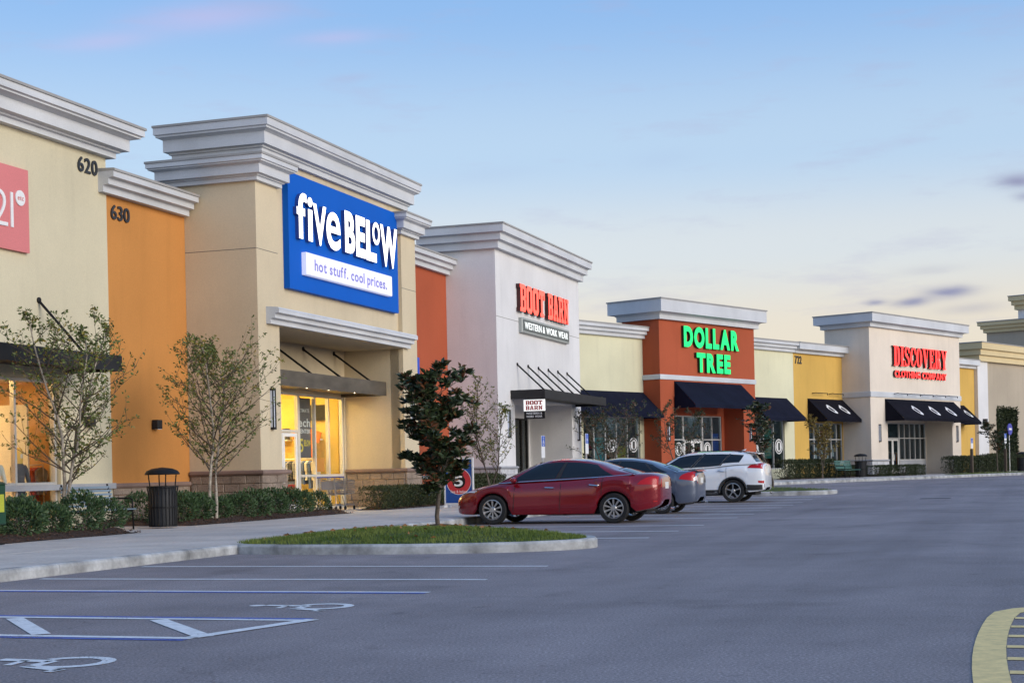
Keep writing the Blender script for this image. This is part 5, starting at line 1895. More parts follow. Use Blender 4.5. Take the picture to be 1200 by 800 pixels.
    # glazing
    def glassq(name, fn, n1, n2, flip):
        bb = MB()
        for i in range(n1 + 1):
            for j in range(n2 + 1):
                bb.v.append(tuple(fn(i / n1, j / n2)))
        for i in range(n1):
            for j in range(n2):
                q = (i * (n2 + 1) + j, (i + 1) * (n2 + 1) + j, (i + 1) * (n2 + 1) + j + 1, i * (n2 + 1) + j + 1)
                bb.f.append(q[::-1] if flip else q)
        bb.m = [0] * len(bb.f)
        return bb.build(name, CARGLASS, t, smooth=60)
    for side in (1, -1):
        for (t0, t1, s0, s1, tt0, tt1) in sp['win']:
            glassq('side_window', lambda a, c: side_pt((t0 * (1 - c) + tt0 * c) * (1 - a) + (t1 * (1 - c) + tt1 * c) * a, s0 + (s1 - s0) * c, side, .006), 10, 5, side > 0)
        for w0, w1 in zip(sp['win'], sp['win'][1:]):
            a0, a1, c0, c1 = w0[1] + .002, w1[0] - .002, w0[5] + .002, w1[4] - .002
            pb = glassq('pillar', lambda a, c: side_pt((a0 * (1 - c) + c0 * c) * (1 - a) + (a1 * (1 - c) + c1 * c) * a, .06 + .86 * c, side, .005), 3, 5, side > 0)
            pb.data.materials[0] = BLKPL
    glassq('windscreen', lambda a, c: end_pt(0, .06 + .86 * a, .07 + .86 * c, sp.get('wsb', .16)) + Vector((.008, 0, .006)), 6, 10, False)
    glassq('rear_window', lambda a, c: end_pt(1, sp.get('bl0', .08) + sp.get('bl1', .80) * a, .09 + .82 * c, sp.get('blb', .10)) + Vector((-.008, 0, .006)), 6, 10, True)
    # belt trim
    for side in (1, -1):
        if sp.get('belt_chrome'):
            MB().tube([side_pt(a / 24 * .985 + .0, .015, side, .010) for a in range(25)], .011, 6).build('belt_trim', CHROME, t, smooth=50)
    # doors: panel gaps and handles
    for side in (1, -1):
        for (x, zlo) in sp['gaps']:
            zt = botz(x) - .01
            pts = []
            for i in range(9):
                z = zlo + (zt - zlo) * i / 8
                pts.append(surf(x + sp.get('gapx', lambda i: 0)(i / 8), kz(x, z), .001, side))
            MB().tube(pts, .0055, 4).build('door_gap', SEAM, body)
        for (x, z) in sp['handles']:
            ka, kc = kz(x - .10, z), kz(x + .10, z + .01)
            a, c = surf(x - .10, ka, .03, side), surf(x + .10, kc, .03, side)
            MB().tube([surf(x - .11, ka, .0, side), a, c, surf(x + .11, kc, .0, side)], .015, 6).build('door_handle', sp.get('handle_mat', CHROME), t, smooth=40)
        # mirror
        mx_, mz = sp['mirror']
        mb = MB()
        wy = half(mx_) * .93
        mb.lathe([(0, -.10), (.055, -.085), (.078, -.03), (.075, .04), (.05, .09), (0, .10)], 12, (mx_, side * (wy + .10), mz), 'y')
        mb.v = [(mx_ + (q[0] - mx_) * 1.0, q[1], mz + (q[2] - mz) * .85) for q in mb.v]
        mb.build('mirror', P if not sp.get('mirror_black') else BLKPL, t, smooth=50)
    for nm, poly, m, both in sp['patches']:
        for side in ((1, -1) if both else (1,)):
            pp = [(x, kz(x, z)) for x, z in poly]
            patch(nm, pp, m, side)
    # rear: number plate, badge, exhaust
    xr_ = X0
    pl = MB().cbox(-.16, .16, 0, .012, 0, .15, .004).build('number_plate', PLATE_W, t)
    pl.rotation_euler = (0, 0, R(-90))
    pl.location = (xr_ - .004 - sp.get('plate_dx', 0), 0, sp['plate_z'])
    MB().tube([(xr_ + .05, -.55, .27), (xr_ - .03, -.55, .27)], .035, 12).build('exhaust', CHROME, t, smooth=40)
    for side in (1, -1):
        wheel(t, xf, side * (sp['track'] / 2), Rw, side, spokes=sp.get('spokes', 10))
        wheel(t, xr, side * (sp['track'] / 2), Rw, side, spokes=sp.get('spokes', 10))
    # seats seen through the glass
    for x in (.15, -.85):
        for y in (-.36, .36):
            MB().cbox(x - .08, x + .06, y - .24, y + .24, .55, 1.12, .03).build('seat', SEATS, t)
    return t, body, surf, kz

RED = paint('ruby_metallic_paint', (.22, .005, .012), .2, .20)
SLATE = paint('slate_blue_paint', (.10, .12, .17), .35, .30)
PEARL = paint('pearl_white_paint', (.82, .83, .85), .0, .26)
# x forward from the middle of the wheelbase; red saloon: 4.85 long, 1.47 high
sedan = dict(
    wf=1.42, wr=-1.42, r=.335, arch=.385, track=1.60, roofw=.60, crown=.045,
    half=[(-2.44, .40), (-2.42, .54), (-2.36, .655), (-2.24, .745), (-2.0, .835), (-1.6, .895), (-.6, .918), (.6, .918), (1.5, .905), (1.95, .85), (2.20, .76), (2.34, .62), (2.40, .46), (2.43, .34)],
    sill=[(-2.44, .50), (-2.38, .38), (-2.2, .30), (-1.8, .24), (-.9, .205), (.9, .205), (1.8, .22), (2.2, .23), (2.36, .28), (2.43, .36)],
    deck=[(-2.44, .84), (-2.42, .97), (-2.34, 1.04), (-2.15, 1.075), (-1.7, 1.08), (-1.2, 1.06), (-.3, 1.0), (.6, .965), (1.1, .945), (1.6, .87), (2.0, .775), (2.25, .67), (2.38, .57), (2.43, .50)],
    bot=[(1.28, .92), (.75, .945), (.12, .968), (-.60, .995), (-1.25, 1.03), (-1.88, 1.07)],
    top=[(.36, 1.35), (.10, 1.405), (-.20, 1.425), (-.58, 1.405), (-.98, 1.335), (-1.45, 1.18)],
    win=[(.10, .45, .07, .90, .05, .45), (.48, .86, .07, .90, .48, .80)],
    gaps=[(.92, .30), (-.17, .27), (-1.14, .62)], handles=[(.05, .80), (-.98, .845)], mirror=(.88, 1.0), belt_chrome=True,
    gapx=lambda s: -.05 * s, plate_z=.74, wsb=.22, blb=.16,
    patches=[('tail_lamp', [(-2.43, .78), (-1.95, .85), (-2.02, .93), (-2.425, .95)], TAILRED, True),
             ('head_lamp', [(2.36, .60), (1.82, .72), (1.80, .775), (2.30, .655)], HEADL, True),
             ('fog_lamp', [(2.385, .38), (2.28, .38), (2.27, .43), (2.38, .43)], HEADL, True),
             ('fuel_flap', [(-1.90, .76), (-1.73, .76), (-1.73, .86), (-1.90, .86)], RED, False),
             ('side_marker', [(-2.36, .46), (-2.28, .46), (-2.28, .485), (-2.36, .485)], TAILRED, True)])
sedan.update(name='red_sedan', paint=RED, label='shiny dark red sedan parked beside the grass island', base=(33.85, 10.10, .0), group=None)
car, body, surf, kz = make_car(sedan)

compact = dict(
    wf=1.32, wr=-1.32, r=.31, arch=.36, track=1.52, roofw=.57, crown=.045, beltw=.90,
    half=[(-2.23, .46), (-2.21, .58), (-2.15, .67), (-2.03, .74), (-1.8, .805), (-1.4, .845), (-.5, .85), (.6, .85), (1.4, .84), (1.8, .79), (2.05, .70), (2.18, .56), (2.24, .36)],
    sill=[(-2.23, .42), (-2.18, .32), (-2.0, .27), (-1.6, .24), (-.8, .21), (.8, .21), (1.7, .23), (2.1, .25), (2.24, .36)],
    deck=[(-2.23, .92), (-2.19, 1.06), (-2.02, 1.10), (-1.6, 1.10), (-1.1, 1.07), (-.3, 1.02), (.6, .98), (1.1, .955), (1.6, .88), (1.95, .77), (2.15, .64), (2.24, .50)],
    bot=[(1.22, .93), (.75, .955), (.2, .98), (-.5, 1.005), (-1.12, 1.03), (-1.72, 1.08)],
    top=[(.42, 1.38), (.15, 1.435), (-.12, 1.455), (-.46, 1.44), (-.86, 1.375), (-1.32, 1.235)],
    win=[(.10, .44, .07, .90, .05, .44), (.47, .80, .07, .90, .47, .77), (.82, .93, .12, .86, .80, .86)],
    gaps=[(.86, .30), (-.12, .27), (-1.02, .60)], handles=[(.05, .82), (-.88, .86)], mirror=(.84, 1.02), plate_z=.78, wsb=.2, blb=.15,
    handle_mat=SLATE,
    patches=[('tail_lamp', [(-2.22, .78), (-1.78, .90), (-1.82, .985), (-2.215, 1.0)], TAILRED, True),
             ('tail_lamp_lens', [(-2.222, .82), (-2.14, .84), (-2.14, .92), (-2.22, .92)], TAILCLR, True),
             ('head_lamp', [(2.16, .60), (1.62, .74), (1.60, .80), (2.10, .67)], HEADL, True)])
compact.update(name='blue_grey_sedan', paint=SLATE, label='slate blue sedan parked between red and white cars', base=(40.2, 10.38, .0))
car2, body2, surf2, kz2 = make_car(compact)
b = MB()        # boot-lid lip
b.prism([(-2.26, 1.095), (-2.16, 1.135), (-1.98, 1.125), (-1.98, 1.105), (-2.16, 1.10)], -.52, .52, 'y')
b.build('boot_spoiler', SLATE, car2)

suv = dict(
    wf=1.35, wr=-1.35, r=.365, arch=.42, track=1.64, roofw=.66, crown=.05, beltw=.905, shoulder=.82,
    half=[(-2.36, .62), (-2.34, .74), (-2.26, .84), (-2.05, .90), (-1.5, .935), (-.5, .94), (.6, .94), (1.5, .925), (1.9, .87), (2.14, .78), (2.27, .62), (2.32, .42)],
    sill=[(-2.36, .46), (-2.31, .38), (-2.1, .33), (-1.7, .30), (-.8, .27), (.8, .27), (1.7, .29), (2.15, .30), (2.32, .42)],
    deck=[(-2.36, 1.06), (-2.33, 1.16), (-2.2, 1.22), (-1.6, 1.20), (-.6, 1.13), (.4, 1.08), (1.1, 1.05), (1.6, .98), (2.0, .89), (2.2, .78), (2.32, .62)],
    bot=[(1.30, 1.02), (.8, 1.055), (.2, 1.085), (-.6, 1.12), (-1.3, 1.19), (-2.10, 1.22)],
    top=[(.42, 1.50), (.10, 1.585), (-.35, 1.62), (-.95, 1.615), (-1.5, 1.575), (-1.86, 1.53)],
    win=[(.09, .43, .08, .88, .05, .43), (.455, .68, .08, .88, .455, .70), (.70, .86, .22, .88, .72, .90)],
    gaps=[(.92, .38), (-.20, .36), (-1.14, .80)], handles=[(.05, .94), (-.98, 1.0)], mirror=(.86, 1.12), plate_z=.92, wsb=.2, blb=.08, bl0=.18, bl1=.62,
    handle_mat=CHROME, spokes=5,
    patches=[('tail_lamp', [(-2.35, .98), (-1.82, 1.09), (-1.90, 1.175), (-2.34, 1.17)], TAILRED, True),
             ('bumper_reflector', [(-2.33, .60), (-2.16, .62), (-2.16, .68), (-2.33, .68)], TAILRED, True),
             ('rear_cladding', [(-2.345, .45), (-1.82, .37), (-1.80, .56), (-2.345, .58)], BLKPL, True),
             ('sill_cladding', [(-.93, .295), (.93, .295), (.93, .41), (-.93, .41)], BLKPL, True),
             ('head_lamp', [(2.22, .74), (1.68, .88), (1.66, .95), (2.15, .82)], HEADL, True)])
suv.update(name='white_suv', paint=PEARL, label='white sport utility car parked past the blue sedan', base=(50.0, 10.30, .05))
car3, body3, surf3, kz3 = make_car(suv)
for side in (1, -1):      # arch cladding and roof rails
    for xc in (suv['wf'], suv['wr']):
        pts = [(xc + .445 * math.cos(R(a)), side * .925, .365 + .435 * math.sin(R(a))) for a in range(-8, 189, 14)]
        MB().tube(pts, .032, 6).build('arch_cladding', BLKPL, car3, smooth=50)
    MB().tube([(.25, side * .60, 1.60), (.1, side * .61, 1.66), (-1.4, side * .61, 1.655), (-1.6, side * .60, 1.60)], .016, 6).build('roof_rail', BLKPL, car3, smooth=40)
b = MB()
b.prism([(-1.80, 1.60), (-1.70, 1.635), (-2.12, 1.575), (-2.13, 1.55)], -.60, .60, 'y')
b.build('roof_spoiler', PEARL, car3, fix=True)
MB().prism([(-1.50, 1.66), (-1.62, 1.66), (-1.66, 1.72)], -.02, .02, 'y').build('antenna_fin', PEARL, car3)

# ------------------------------------------------------------------ planting
def leaf_mat(name, a, b_, c=None, sc=5.0, rough=.5):
    m, n, l, b = new_mat(name)
    geo = n.new('ShaderNodeNewGeometry')
    t = n.new('ShaderNodeTexNoise')
    t.inputs['Scale'].default_value = sc
    t.inputs['Detail'].default_value = 3
    l.new(geo.outputs['Position'], t.inputs['Vector'])
    wn_ = n.new('ShaderNodeTexWhiteNoise')
    l.new(geo.outputs['Random Per Island'], wn_.inputs['Vector'])
    mx = n.new('ShaderNodeMath')
    mx.operation = 'MULTIPLY_ADD'
    l.new(geo.outputs['Random Per Island'], mx.inputs[0])
    mx.inputs[1].default_value = .55
    l.new(t.outputs[0], mx.inputs[2])
    r = n.new('ShaderNodeValToRGB')
    r.color_ramp.elements[0].position = .42
    r.color_ramp.elements[1].position = 1.0
    r.color_ramp.elements[0].color = (*a, 1)
    r.color_ramp.elements[1].color = (*b_, 1)
    if c:
        e = r.color_ramp.elements.new(.93)
        e.color = (*b_, 1)
        r.color_ramp.elements[2].color = (*c, 1)
    l.new(mx.outputs[0], r.inputs[0])
    l.new(r.outputs[0], b.inputs['Base Color'])
    b.inputs['Roughness'].default_value = rough
    b.inputs['Specular IOR Level'].default_value = .35
    return m
LEAF_A = leaf_mat('birch_leaf', (.050, .075, .018), (.15, .19, .045), (.26, .20, .03))
LEAF_M = leaf_mat('magnolia_leaf', (.018, .030, .014), (.050, .072, .028), (.15, .055, .022), 4, .38)
LEAF_S = leaf_mat('shrub_leaf', (.022, .050, .020), (.075, .13, .050), None, 6, .45)
LEAF_H = leaf_mat('hedge_leaf', (.022, .034, .014), (.055, .070, .026), None, 6, .5)
LEAF_Y = leaf_mat('autumn_leaf', (.10, .08, .02), (.26, .18, .035), None, 5)
BARK_P = mat('pale_peeling_bark', (.36, .31, .25), .9, .35, 8, .6, 40, fine=.3, fscale=30)
BARK_T = mat('twig_bark', (.10, .075, .055), .9, .3, 6)
BARK_D = mat('grey_brown_bark', (.12, .095, .075), .9, .3, 6, .6, 40, fine=.2, fscale=30)

def add_leaf(mb, p, d, L, w, rnd, fold=.25):
    d = d.normalized()
    a = d.cross(Vector((rnd.uniform(-1, 1), rnd.uniform(-1, 1), rnd.uniform(-1, 1))))
    if a.length < 1e-3:
        a = d.cross(Vector((0, 0, 1)))
    a.normalize()
    nrm = a.cross(d)
    q0 = p
    q1 = p + d * L * .5 + a * w * .5 + nrm * w * fold
    q2 = p + d * L
    q3 = p + d * L * .5 - a * w * .5 + nrm * w * fold
    b = len(mb.v)
    mb.v += [tuple(q0), tuple(q1), tuple(q2), tuple(q3)]
    mb.f += [(b, b + 1, b + 2), (b, b + 2, b + 3)]
    mb.m += [0, 0]

def make_tree(name, label, F, base, H, spread, stems, leaves, leaf, bark, leafm, seed, low=.32, trunk_r=.05, up=.85, group=None, whorl=1, dens=1.0, narrow=1.0, lean=.0, tl=.16, nbr=1.0, rz=0.0, envp=.7, flat=False):
    """stems split into limbs and twigs; leaves sit along the twigs"""
    rnd = random.Random(seed)
    t = thing(name, label, 'tree', F, base, group, local=True)
    wood, crown, twm = MB(), MB(), MB()
    twigs = []
    def grow(p, d, L, r, depth, seg=5):
        pts, rad = [p.copy()], [r]
        for i in range(seg):
            d = (d + Vector((rnd.gauss(0, .12), rnd.gauss(0, .12), rnd.gauss(0, .06) + .05))).normalized()
            p = p + d * (L / seg)
            pts.append(p.copy())
            rad.append(r * (1 - .72 * (i + 1) / seg))
        (wood if depth == 0 else twm).tube(pts, rad, 7 if depth == 0 else (5 if depth == 1 else 3), cap=depth == 0)
        return pts, rad, d
    for sidx in range(stems):
        a = math.tau * sidx / max(1, stems) + rnd.uniform(-.4, .4) + lean
        tilt = 0 if stems == 1 else rnd.uniform(.6, 1.3) * tl
        d0 = Vector((math.cos(a) * tilt, math.sin(a) * tilt, 1)).normalized()
        p0 = Vector((math.cos(a) * .06 * (stems > 1), math.sin(a) * .06 * (stems > 1), -.05))
        Lm = H * rnd.uniform(.80, .92)
        pts, rad, _ = grow(p0, d0, Lm, trunk_r * rnd.uniform(.85, 1.1), 0, 9)
        nb = int((11 * up + 5) * nbr)
        for k in range(nb):
            f = low + (1 - low) * (k + rnd.uniform(0, .9)) / nb
            idx = min(len(pts) - 2, int(f * (len(pts) - 1)))
            fr = f * (len(pts) - 1) - idx
            p = pts[idx].lerp(pts[idx + 1], fr)
            aa = k * 2.4 + rnd.uniform(-.5, .5)
            el = rnd.uniform(.35, 1.0) * up
            env = math.sin(min(1, (f - low) / (1 - low) * .78 + .22) * math.pi) ** envp
            if flat:
                env = rnd.choice((.45, .8, 1.0, 1.15))
            L = spread * rnd.uniform(.65, 1.1) * max(.28, env) * narrow
            d = Vector((math.cos(aa), math.sin(aa), el)).normalized()
            bp, br, bd = grow(p, d, L, rad[idx] * .45 + .004, 1, 5)
            for j in range(1, len(bp)):
                for q in range(2):
                    td = (Vector((rnd.gauss(0, 1), rnd.gauss(0, 1), rnd.gauss(.45, .6)))).normalized()
                    td = (td + bd * .8).normalized()
                    tp_, tr, _ = grow(bp[j], td, L * rnd.uniform(.22, .42), .006, 2, 3)
                    twigs.append(tp_)
        twigs.append(pts[-4:])
    per = leaves / max(1, len(twigs))
    for tw in twigs:
        if rnd.random() > dens:
            continue
        n = int(per * rnd.uniform(.4, 1.6) + rnd.random())
        for _ in range(n):
            i = rnd.randrange(len(tw) - 1) if rnd.random() < .4 else len(tw) - 2
            p = tw[i].lerp(tw[i + 1], rnd.random())
            p = p + Vector((rnd.gauss(0, .03), rnd.gauss(0, .03), rnd.gauss(0, .03)))
            d = Vector((rnd.gauss(0, 1), rnd.gauss(0, 1), rnd.gauss(.1, .7)))
            s = rnd.uniform(.7, 1.25)
            if whorl > 1:
                for w in range(whorl):
                    dd = Vector((math.cos(w * math.tau / whorl + rnd.random()), math.sin(w * math.tau / whorl + rnd.random()), rnd.uniform(-.1, .9)))
                    add_leaf(crown, p, dd, leaf * s, leaf * .42 * s, rnd)
            else:
                add_leaf(crown, p, d, leaf * s, leaf * .5 * s, rnd)
    tk = wood.build('trunk', bark, t, smooth=60)
    twm.build('branches', BARK_T, tk, smooth=60)
    t.rotation_euler.z += rz
    crown.build('crown', leafm, t)
    return t
from mathutils.bvhtree import BVHTree
bv = BVHTree.FromPolygons([tuple(v.co) for v in ISL.data.vertices], [tuple(p.vertices) for p in ISL.data.polygons])
io = OFF[ISL.name]
def isl_z(x, y):
    hit = bv.ray_cast(Vector((x - io[0], y - io[1], 5)), Vector((0, 0, -1)))
    return hit[0].z + io[2] if hit[0] else None
TX, TY = 25.1, 9.78
TZ = isl_z(TX, TY) or .2
make_tree('birch_tree', 'thin multi-stemmed tree in front of the cream shop window', FA, (26.45, 18.4, .2), 5.0, 1.45, 3, 3800, .085, BARK_P, LEAF_A, 141, .22, .040, up=1.2, tl=.07)
make_tree('birch_tree', 'thin two-stemmed tree in front of the tan wall beside the trash can', FA, (31.75, 17.95, .18), 4.75, 1.7, 2, 3900, .085, BARK_P, LEAF_A, 44, .26, .045, up=1.15, tl=.10, nbr=1.5)
make_tree('magnolia_tree', 'dark glossy-leaved tree standing on the near grass island', FA, (TX, TY, TZ), 3.05, .68, 1, 900, .145, BARK_D, LEAF_M, 149, .27, .050, up=.75, whorl=6, nbr=1.9, rz=R(160), flat=True, dens=.9)
make_tree('slender_tree', 'slender sparse tree before the pale grey shop corner', FA, (50.3, 17.6, .2), 4.7, .95, 3, 1500, .10, BARK_D, LEAF_A, 51, .30, .03, up=1.4, tl=.12)
make_tree('bare_tree', 'thinly leaved tree before the first navy awning', FB, (.6, -3.0, ZB + .15), 4.2, 1.6, 3, 1700, .11, BARK_D, LEAF_M, 53, .30, .04, tl=.2)
make_tree('bare_tree', 'thinly leaved tree before the rust red doorway', FB, (6.4, -3.0, ZB + .15), 4.3, 1.2, 2, 1300, .11, BARK_D, LEAF_M, 57, .30, .035)
make_tree('magnolia_tree', 'dark young tree with a tuft on top on the far grass island', FA, (58.9, 9.2, .24), 3.9, .72, 1, 230, .17, BARK_D, LEAF_M, 59, .42, .05, up=.9, whorl=4)
make_tree('slender_tree', 'yellowing slender tree beside the black awning of the yellow bay', FB, (19.2, -3.4, ZB + .15), 3.9, .85, 2, 1700, .12, BARK_D, LEAF_Y, 61, .30, .03, up=1.2)
make_tree('small_tree', 'small dark tree on the lawn strip before the narrow yellow bay', FB, (37.2, -5.6, ZB + .2), 4.1, .75, 1, 230, .17, BARK_D, LEAF_M, 63, .38, .04, whorl=4)

def shrub_mesh(rx, ry, rz, n, L, seed, boxy=False):
    rnd = random.Random(seed)
    mb = MB()
    for _ in range(n):
        if boxy:
            p = Vector((rnd.uniform(-1, 1), rnd.uniform(-1, 1), rnd.uniform(0, 1)))
            ax = rnd.randrange(5)
            if ax == 0: p.x = math.copysign(rnd.uniform(.8, 1.04), p.x)
            elif ax in (1, 2): p.y = -rnd.uniform(.8, 1.05)
            elif ax == 3: p.z = rnd.uniform(.88, 1.06)
            p = Vector((p.x * rx, p.y * ry, p.z * rz))
            d = Vector((rnd.gauss(0, .7), rnd.gauss(-.4, .7), rnd.gauss(.6, .6)))
        else:
            d = Vector((rnd.gauss(0, 1), rnd.gauss(0, 1), rnd.gauss(.25, .9))).normalized()
            k = rnd.uniform(.45, 1.0) ** .5 * (1 + .16 * noise.noise(d * 2.2 + Vector((seed, 0, 0))))
            p = Vector((d.x * rx * k, d.y * ry * k, rz * .46 + d.z * rz * .54 * k))
            if p.z < .03:
                p.z = rnd.uniform(.03, .2)
            d = d + Vector((rnd.gauss(0, .5), rnd.gauss(0, .5), rnd.gauss(.35, .4)))
        s = rnd.uniform(.7, 1.3)
        add_leaf(mb, p, d, L * s, L * .45 * s, rnd)
    return mb.mesh('foliage')
SHM = [shrub_mesh(.50 + .05 * i, .50, .85 + .08 * (i % 2), 1150, .10, 70 + i) for i in range(3)]
for m_ in SHM:
    m_.materials.append(LEAF_S)
STEM = MB()
for k in range(6):
    a = k * 1.05
    STEM.tube([(0, 0, 0), (.2 * math.cos(a), .2 * math.sin(a), .45)], [.014, .006], 4)
STEM = STEM.mesh('stem')
STEM.materials.append(BARK_D)
ORD = ['first', 'second', 'third', 'fourth', 'fifth', 'sixth', 'seventh', 'eighth', 'ninth', 'tenth', 'eleventh', 'twelfth', 'thirteenth', 'fourteenth', 'fifteenth', 'sixteenth']
def shrub(F, x, y, z, s, label, group, k, rz, me=None, zs=1.0):
    t = thing('shrub', label, 'shrub', F, (x, y, z), group, rz, local=True)
    f = put('foliage', me or SHM[k % 3], LEAF_S, t)
    g_ = put('stem', STEM, BARK_D, t)
    t.scale = (s, s, s * zs)
    return t

# mulch beds
def bed(F, x0, x1, y0, y1, z, seed, chips=1500, rise=.10):
    rnd = random.Random(seed)
    nx_, ny_ = max(4, int((x1 - x0) / .35)), max(4, int((y1 - y0) / .35))
    b = MB()
    for j in range(ny_ + 1):
        for i in range(nx_ + 1):
            u, v = i / nx_, j / ny_
            e = min(1, min(u, 1 - u) * (x1 - x0) / .35, min(v, 1 - v) * (y1 - y0) / .35)
            x = x0 + u * (x1 - x0)
            y = y0 + v * (y1 - y0)
            wob = .05 * noise.noise((x * 1.4, y * 1.4, seed))
            if j == 0:
                y += wob
            b.v.append((x, y, z + .006 + rise * (e ** .6) * (1 + .6 * noise.noise((x * 2, y * 2, seed)))))
    for j in range(ny_):
        for i in range(nx_):
            a = j * (nx_ + 1) + i
            b.f.append((a, a + 1, a + nx_ + 2, a + nx_ + 1))
    b.m = [0] * len(b.f)
    o = b.mesh('mulch_bed', (x0, y0, 0))
    ob = put('mulch_bed', o, MULCH, None, 80)
    ob.location = F.w(x0, y0, 0)
    ob.rotation_euler = (0, 0, F.rz)
    ob['kind'] = 'structure'
    OFF[ob.name] = (x0, y0, 0)
    c = MB()
    for _ in range(chips):
        x, y = rnd.uniform(x0 + .05, x1 - .05), y0 + (y1 - y0) * rnd.random() ** 1.6 + rnd.uniform(-.04, .04)
        e = min(1, max(0, min(x - x0, x1 - x, y - y0)) / .35)
        p = Vector((x, y, z + .012 + rise * e ** .6 * (1 + .6 * noise.noise((x * 2, y * 2, seed)))))
        d = Vector((rnd.gauss(0, 1), rnd.gauss(0, 1), rnd.gauss(0, .35)))
        add_leaf(c, p, d, rnd.uniform(.03, .08), rnd.uniform(.012, .03), rnd, .1)
    ch = c.build('bark_chips', mat('bark_chip', (.085, .046, .030), .95, .4, 6, fine=.5, fscale=60), ob)
    ch['kind'] = 'stuff'
    return ob
bed(FA, 16.0, 26.5, 16.62, 20.6, .155, 1, 3200)
bed(FA, 29.9, 38.6, 17.50, 18.80, .155, 2, 1600)
bed(FA, 30.0, 35.7, 18.80, 20.80, .155, 3, 600)
bed(FA, 41.6, 46.6, 17.75, 18.78, .157, 4, 500)
bed(FA, 46.9, 54.9, 18.2, 20.3, .157, 5, 500)
bed(FB, 16.6, 28.0, -3.2, -2.0, ZB + .155, 6, 400)
bed(FB, 28.2, 30.1, -3.4, -1.95, ZB + .155, 7, 200)
rnd = random.Random(99)
k = 0
for row, (y, xs_) in enumerate(((17.25, [18.5 + .98 * i for i in range(9)]), (18.25, [19.1 + .98 * i for i in range(8)]), (19.3, [19.4 + .98 * i for i in range(8)]))):
    for q, x in enumerate(xs_):
        shrub(FA, x + rnd.uniform(-.1, .1), y + rnd.uniform(-.12, .12), .18, rnd.uniform(.60, .88), 'rounded dark shrub before the cream shop, %s from the bench in its %s row' % (ORD[len(xs_) - 1 - q], ('kerbside', 'middle', 'wallside')[row]), 'shrubs before the cream shop', k, rnd.uniform(0, 6.28))
        k += 1
for row, (y, xs_) in enumerate(((18.1, [30.45 + .88 * i for i in range(9)]), (19.2, [30.6 + .95 * i for i in range(5)]))):
    for q, x in enumerate(xs_):
        shrub(FA, x + rnd.uniform(-.1, .1), y + rnd.uniform(-.1, .1), .18, rnd.uniform(.58, .86), 'rounded dark shrub before the orange bay, %s from the trash can in its %s row' % (ORD[q], ('walkside', 'wallside')[row]), 'shrubs before the orange bay', k, rnd.uniform(0, 6.28))
        k += 1
HM = shrub_mesh(.62, .42, .62, 2200, .07, 90, True)
HM.materials.append(LEAF_H)
for i in range(5):
    shrub(FA, 42.1 + i * .98, 18.28, .17, 1.0, 'low clipped hedge plant, %s from the shopping carts beside the entrance' % ORD[i], 'low hedge right of the entrance', 0, 0, HM, rnd.uniform(.92, 1.05))
for i in range(6):
    shrub(FA, 48.9 + i * 1.05, 19.0, .17, 1.0, 'clipped hedge plant before the rust red bay, %s from the green cabinet' % ORD[i], 'hedge before the rust red bay', 0, 0, HM, rnd.uniform(1.3, 1.5))
for i in range(8):
    shrub(FB, 16.9 + i * 1.08, -2.6, ZB + .16, 1.05, 'clipped hedge plant, %s past the rust red shop' % ORD[i], 'hedge before the far bays', 0, 0, HM, 1.45 if i < 5 else .95)
for i in range(4):
    shrub(FB, 25.6 + i * 1.15, -3.4 - .5 * (i > 1), ZB + .16, 1.1, 'low hedge plant before the beige shop, %s past the far trash can' % ORD[i], 'low hedge before the beige shop', 0, 0, HM, .85)
for i in range(6):
    shrub(FB, 37.0 + i * 1.15, -2.75 - .03 * i, ZB + .16, 1.1, 'tall clipped hedge plant, %s from the beige shop doors' % ORD[i], 'tall hedge right of the beige shop', 0, 0, HM, 1.45)
for i in range(16):
    shrub(FB, 46.5 + i * 1.2, -1.3, ZB + .16, 1.2, 'clipped hedge plant at the buff store foot, %s from its corner pier' % ORD[i], 'hedge along the buff store', 0, 0, HM, 1.5)
iv = shrub_mesh(1.8, .12, 3.75, 5200, .17, 95, True)
iv.materials.append(LEAF_H)
t = thing('climbing_ivy', 'dense dark green ivy covering the trellis of the buff store', 'ivy', FB, (52.07, -.14, 1.0), None, 0, local=True)
put('foliage', iv, LEAF_H, t)
MB().tube([(0, .02, -.5), (.05, .03, 1.5), (-.1, .03, 3.4)], [.03, .02, .01], 5).build('stem', BARK_D, t)
# soil ring and fallen leaves round the island tree
rs = MB()
for k in range(3):
    pass
rs.lathe([(.62, -.06), (.45, .03), (.22, .075), (.05, .09), (0, .09)], 22, (TX, TY, TZ))
rs.v = [(q[0] + .05 * noise.noise((q[0] * 4, q[1] * 4, 1)), q[1] + .05 * noise.noise((q[0] * 4, q[1] * 4, 5)), q[2]) for q in rs.v]
me = rs.mesh('mulch_ring', (TX, TY, 0))
o = put('mulch_ring', me, MULCH, None, 60)
o.location = FA.w(TX, TY, 0)
o.rotation_euler = (0, 0, FA.rz)
o['kind'] = 'structure'
lv = MB()
for _ in range(70):
    x, y = 23.8 + rnd.gauss(0, 1.1), 9.8 + rnd.gauss(0, 1.4)
    zz = isl_z(x, y)
    if zz:
        add_leaf(lv, Vector((x, y, zz + .05)), Vector((rnd.gauss(0, 1), rnd.gauss(0, 1), 0)), .10, .055, rnd, .2)
o = lv.build('fallen_leaves', mat('dry_leaf', (.28, .13, .05), .8))
o.rotation_euler = (0, 0, FA.rz)
o['kind'] = 'stuff'

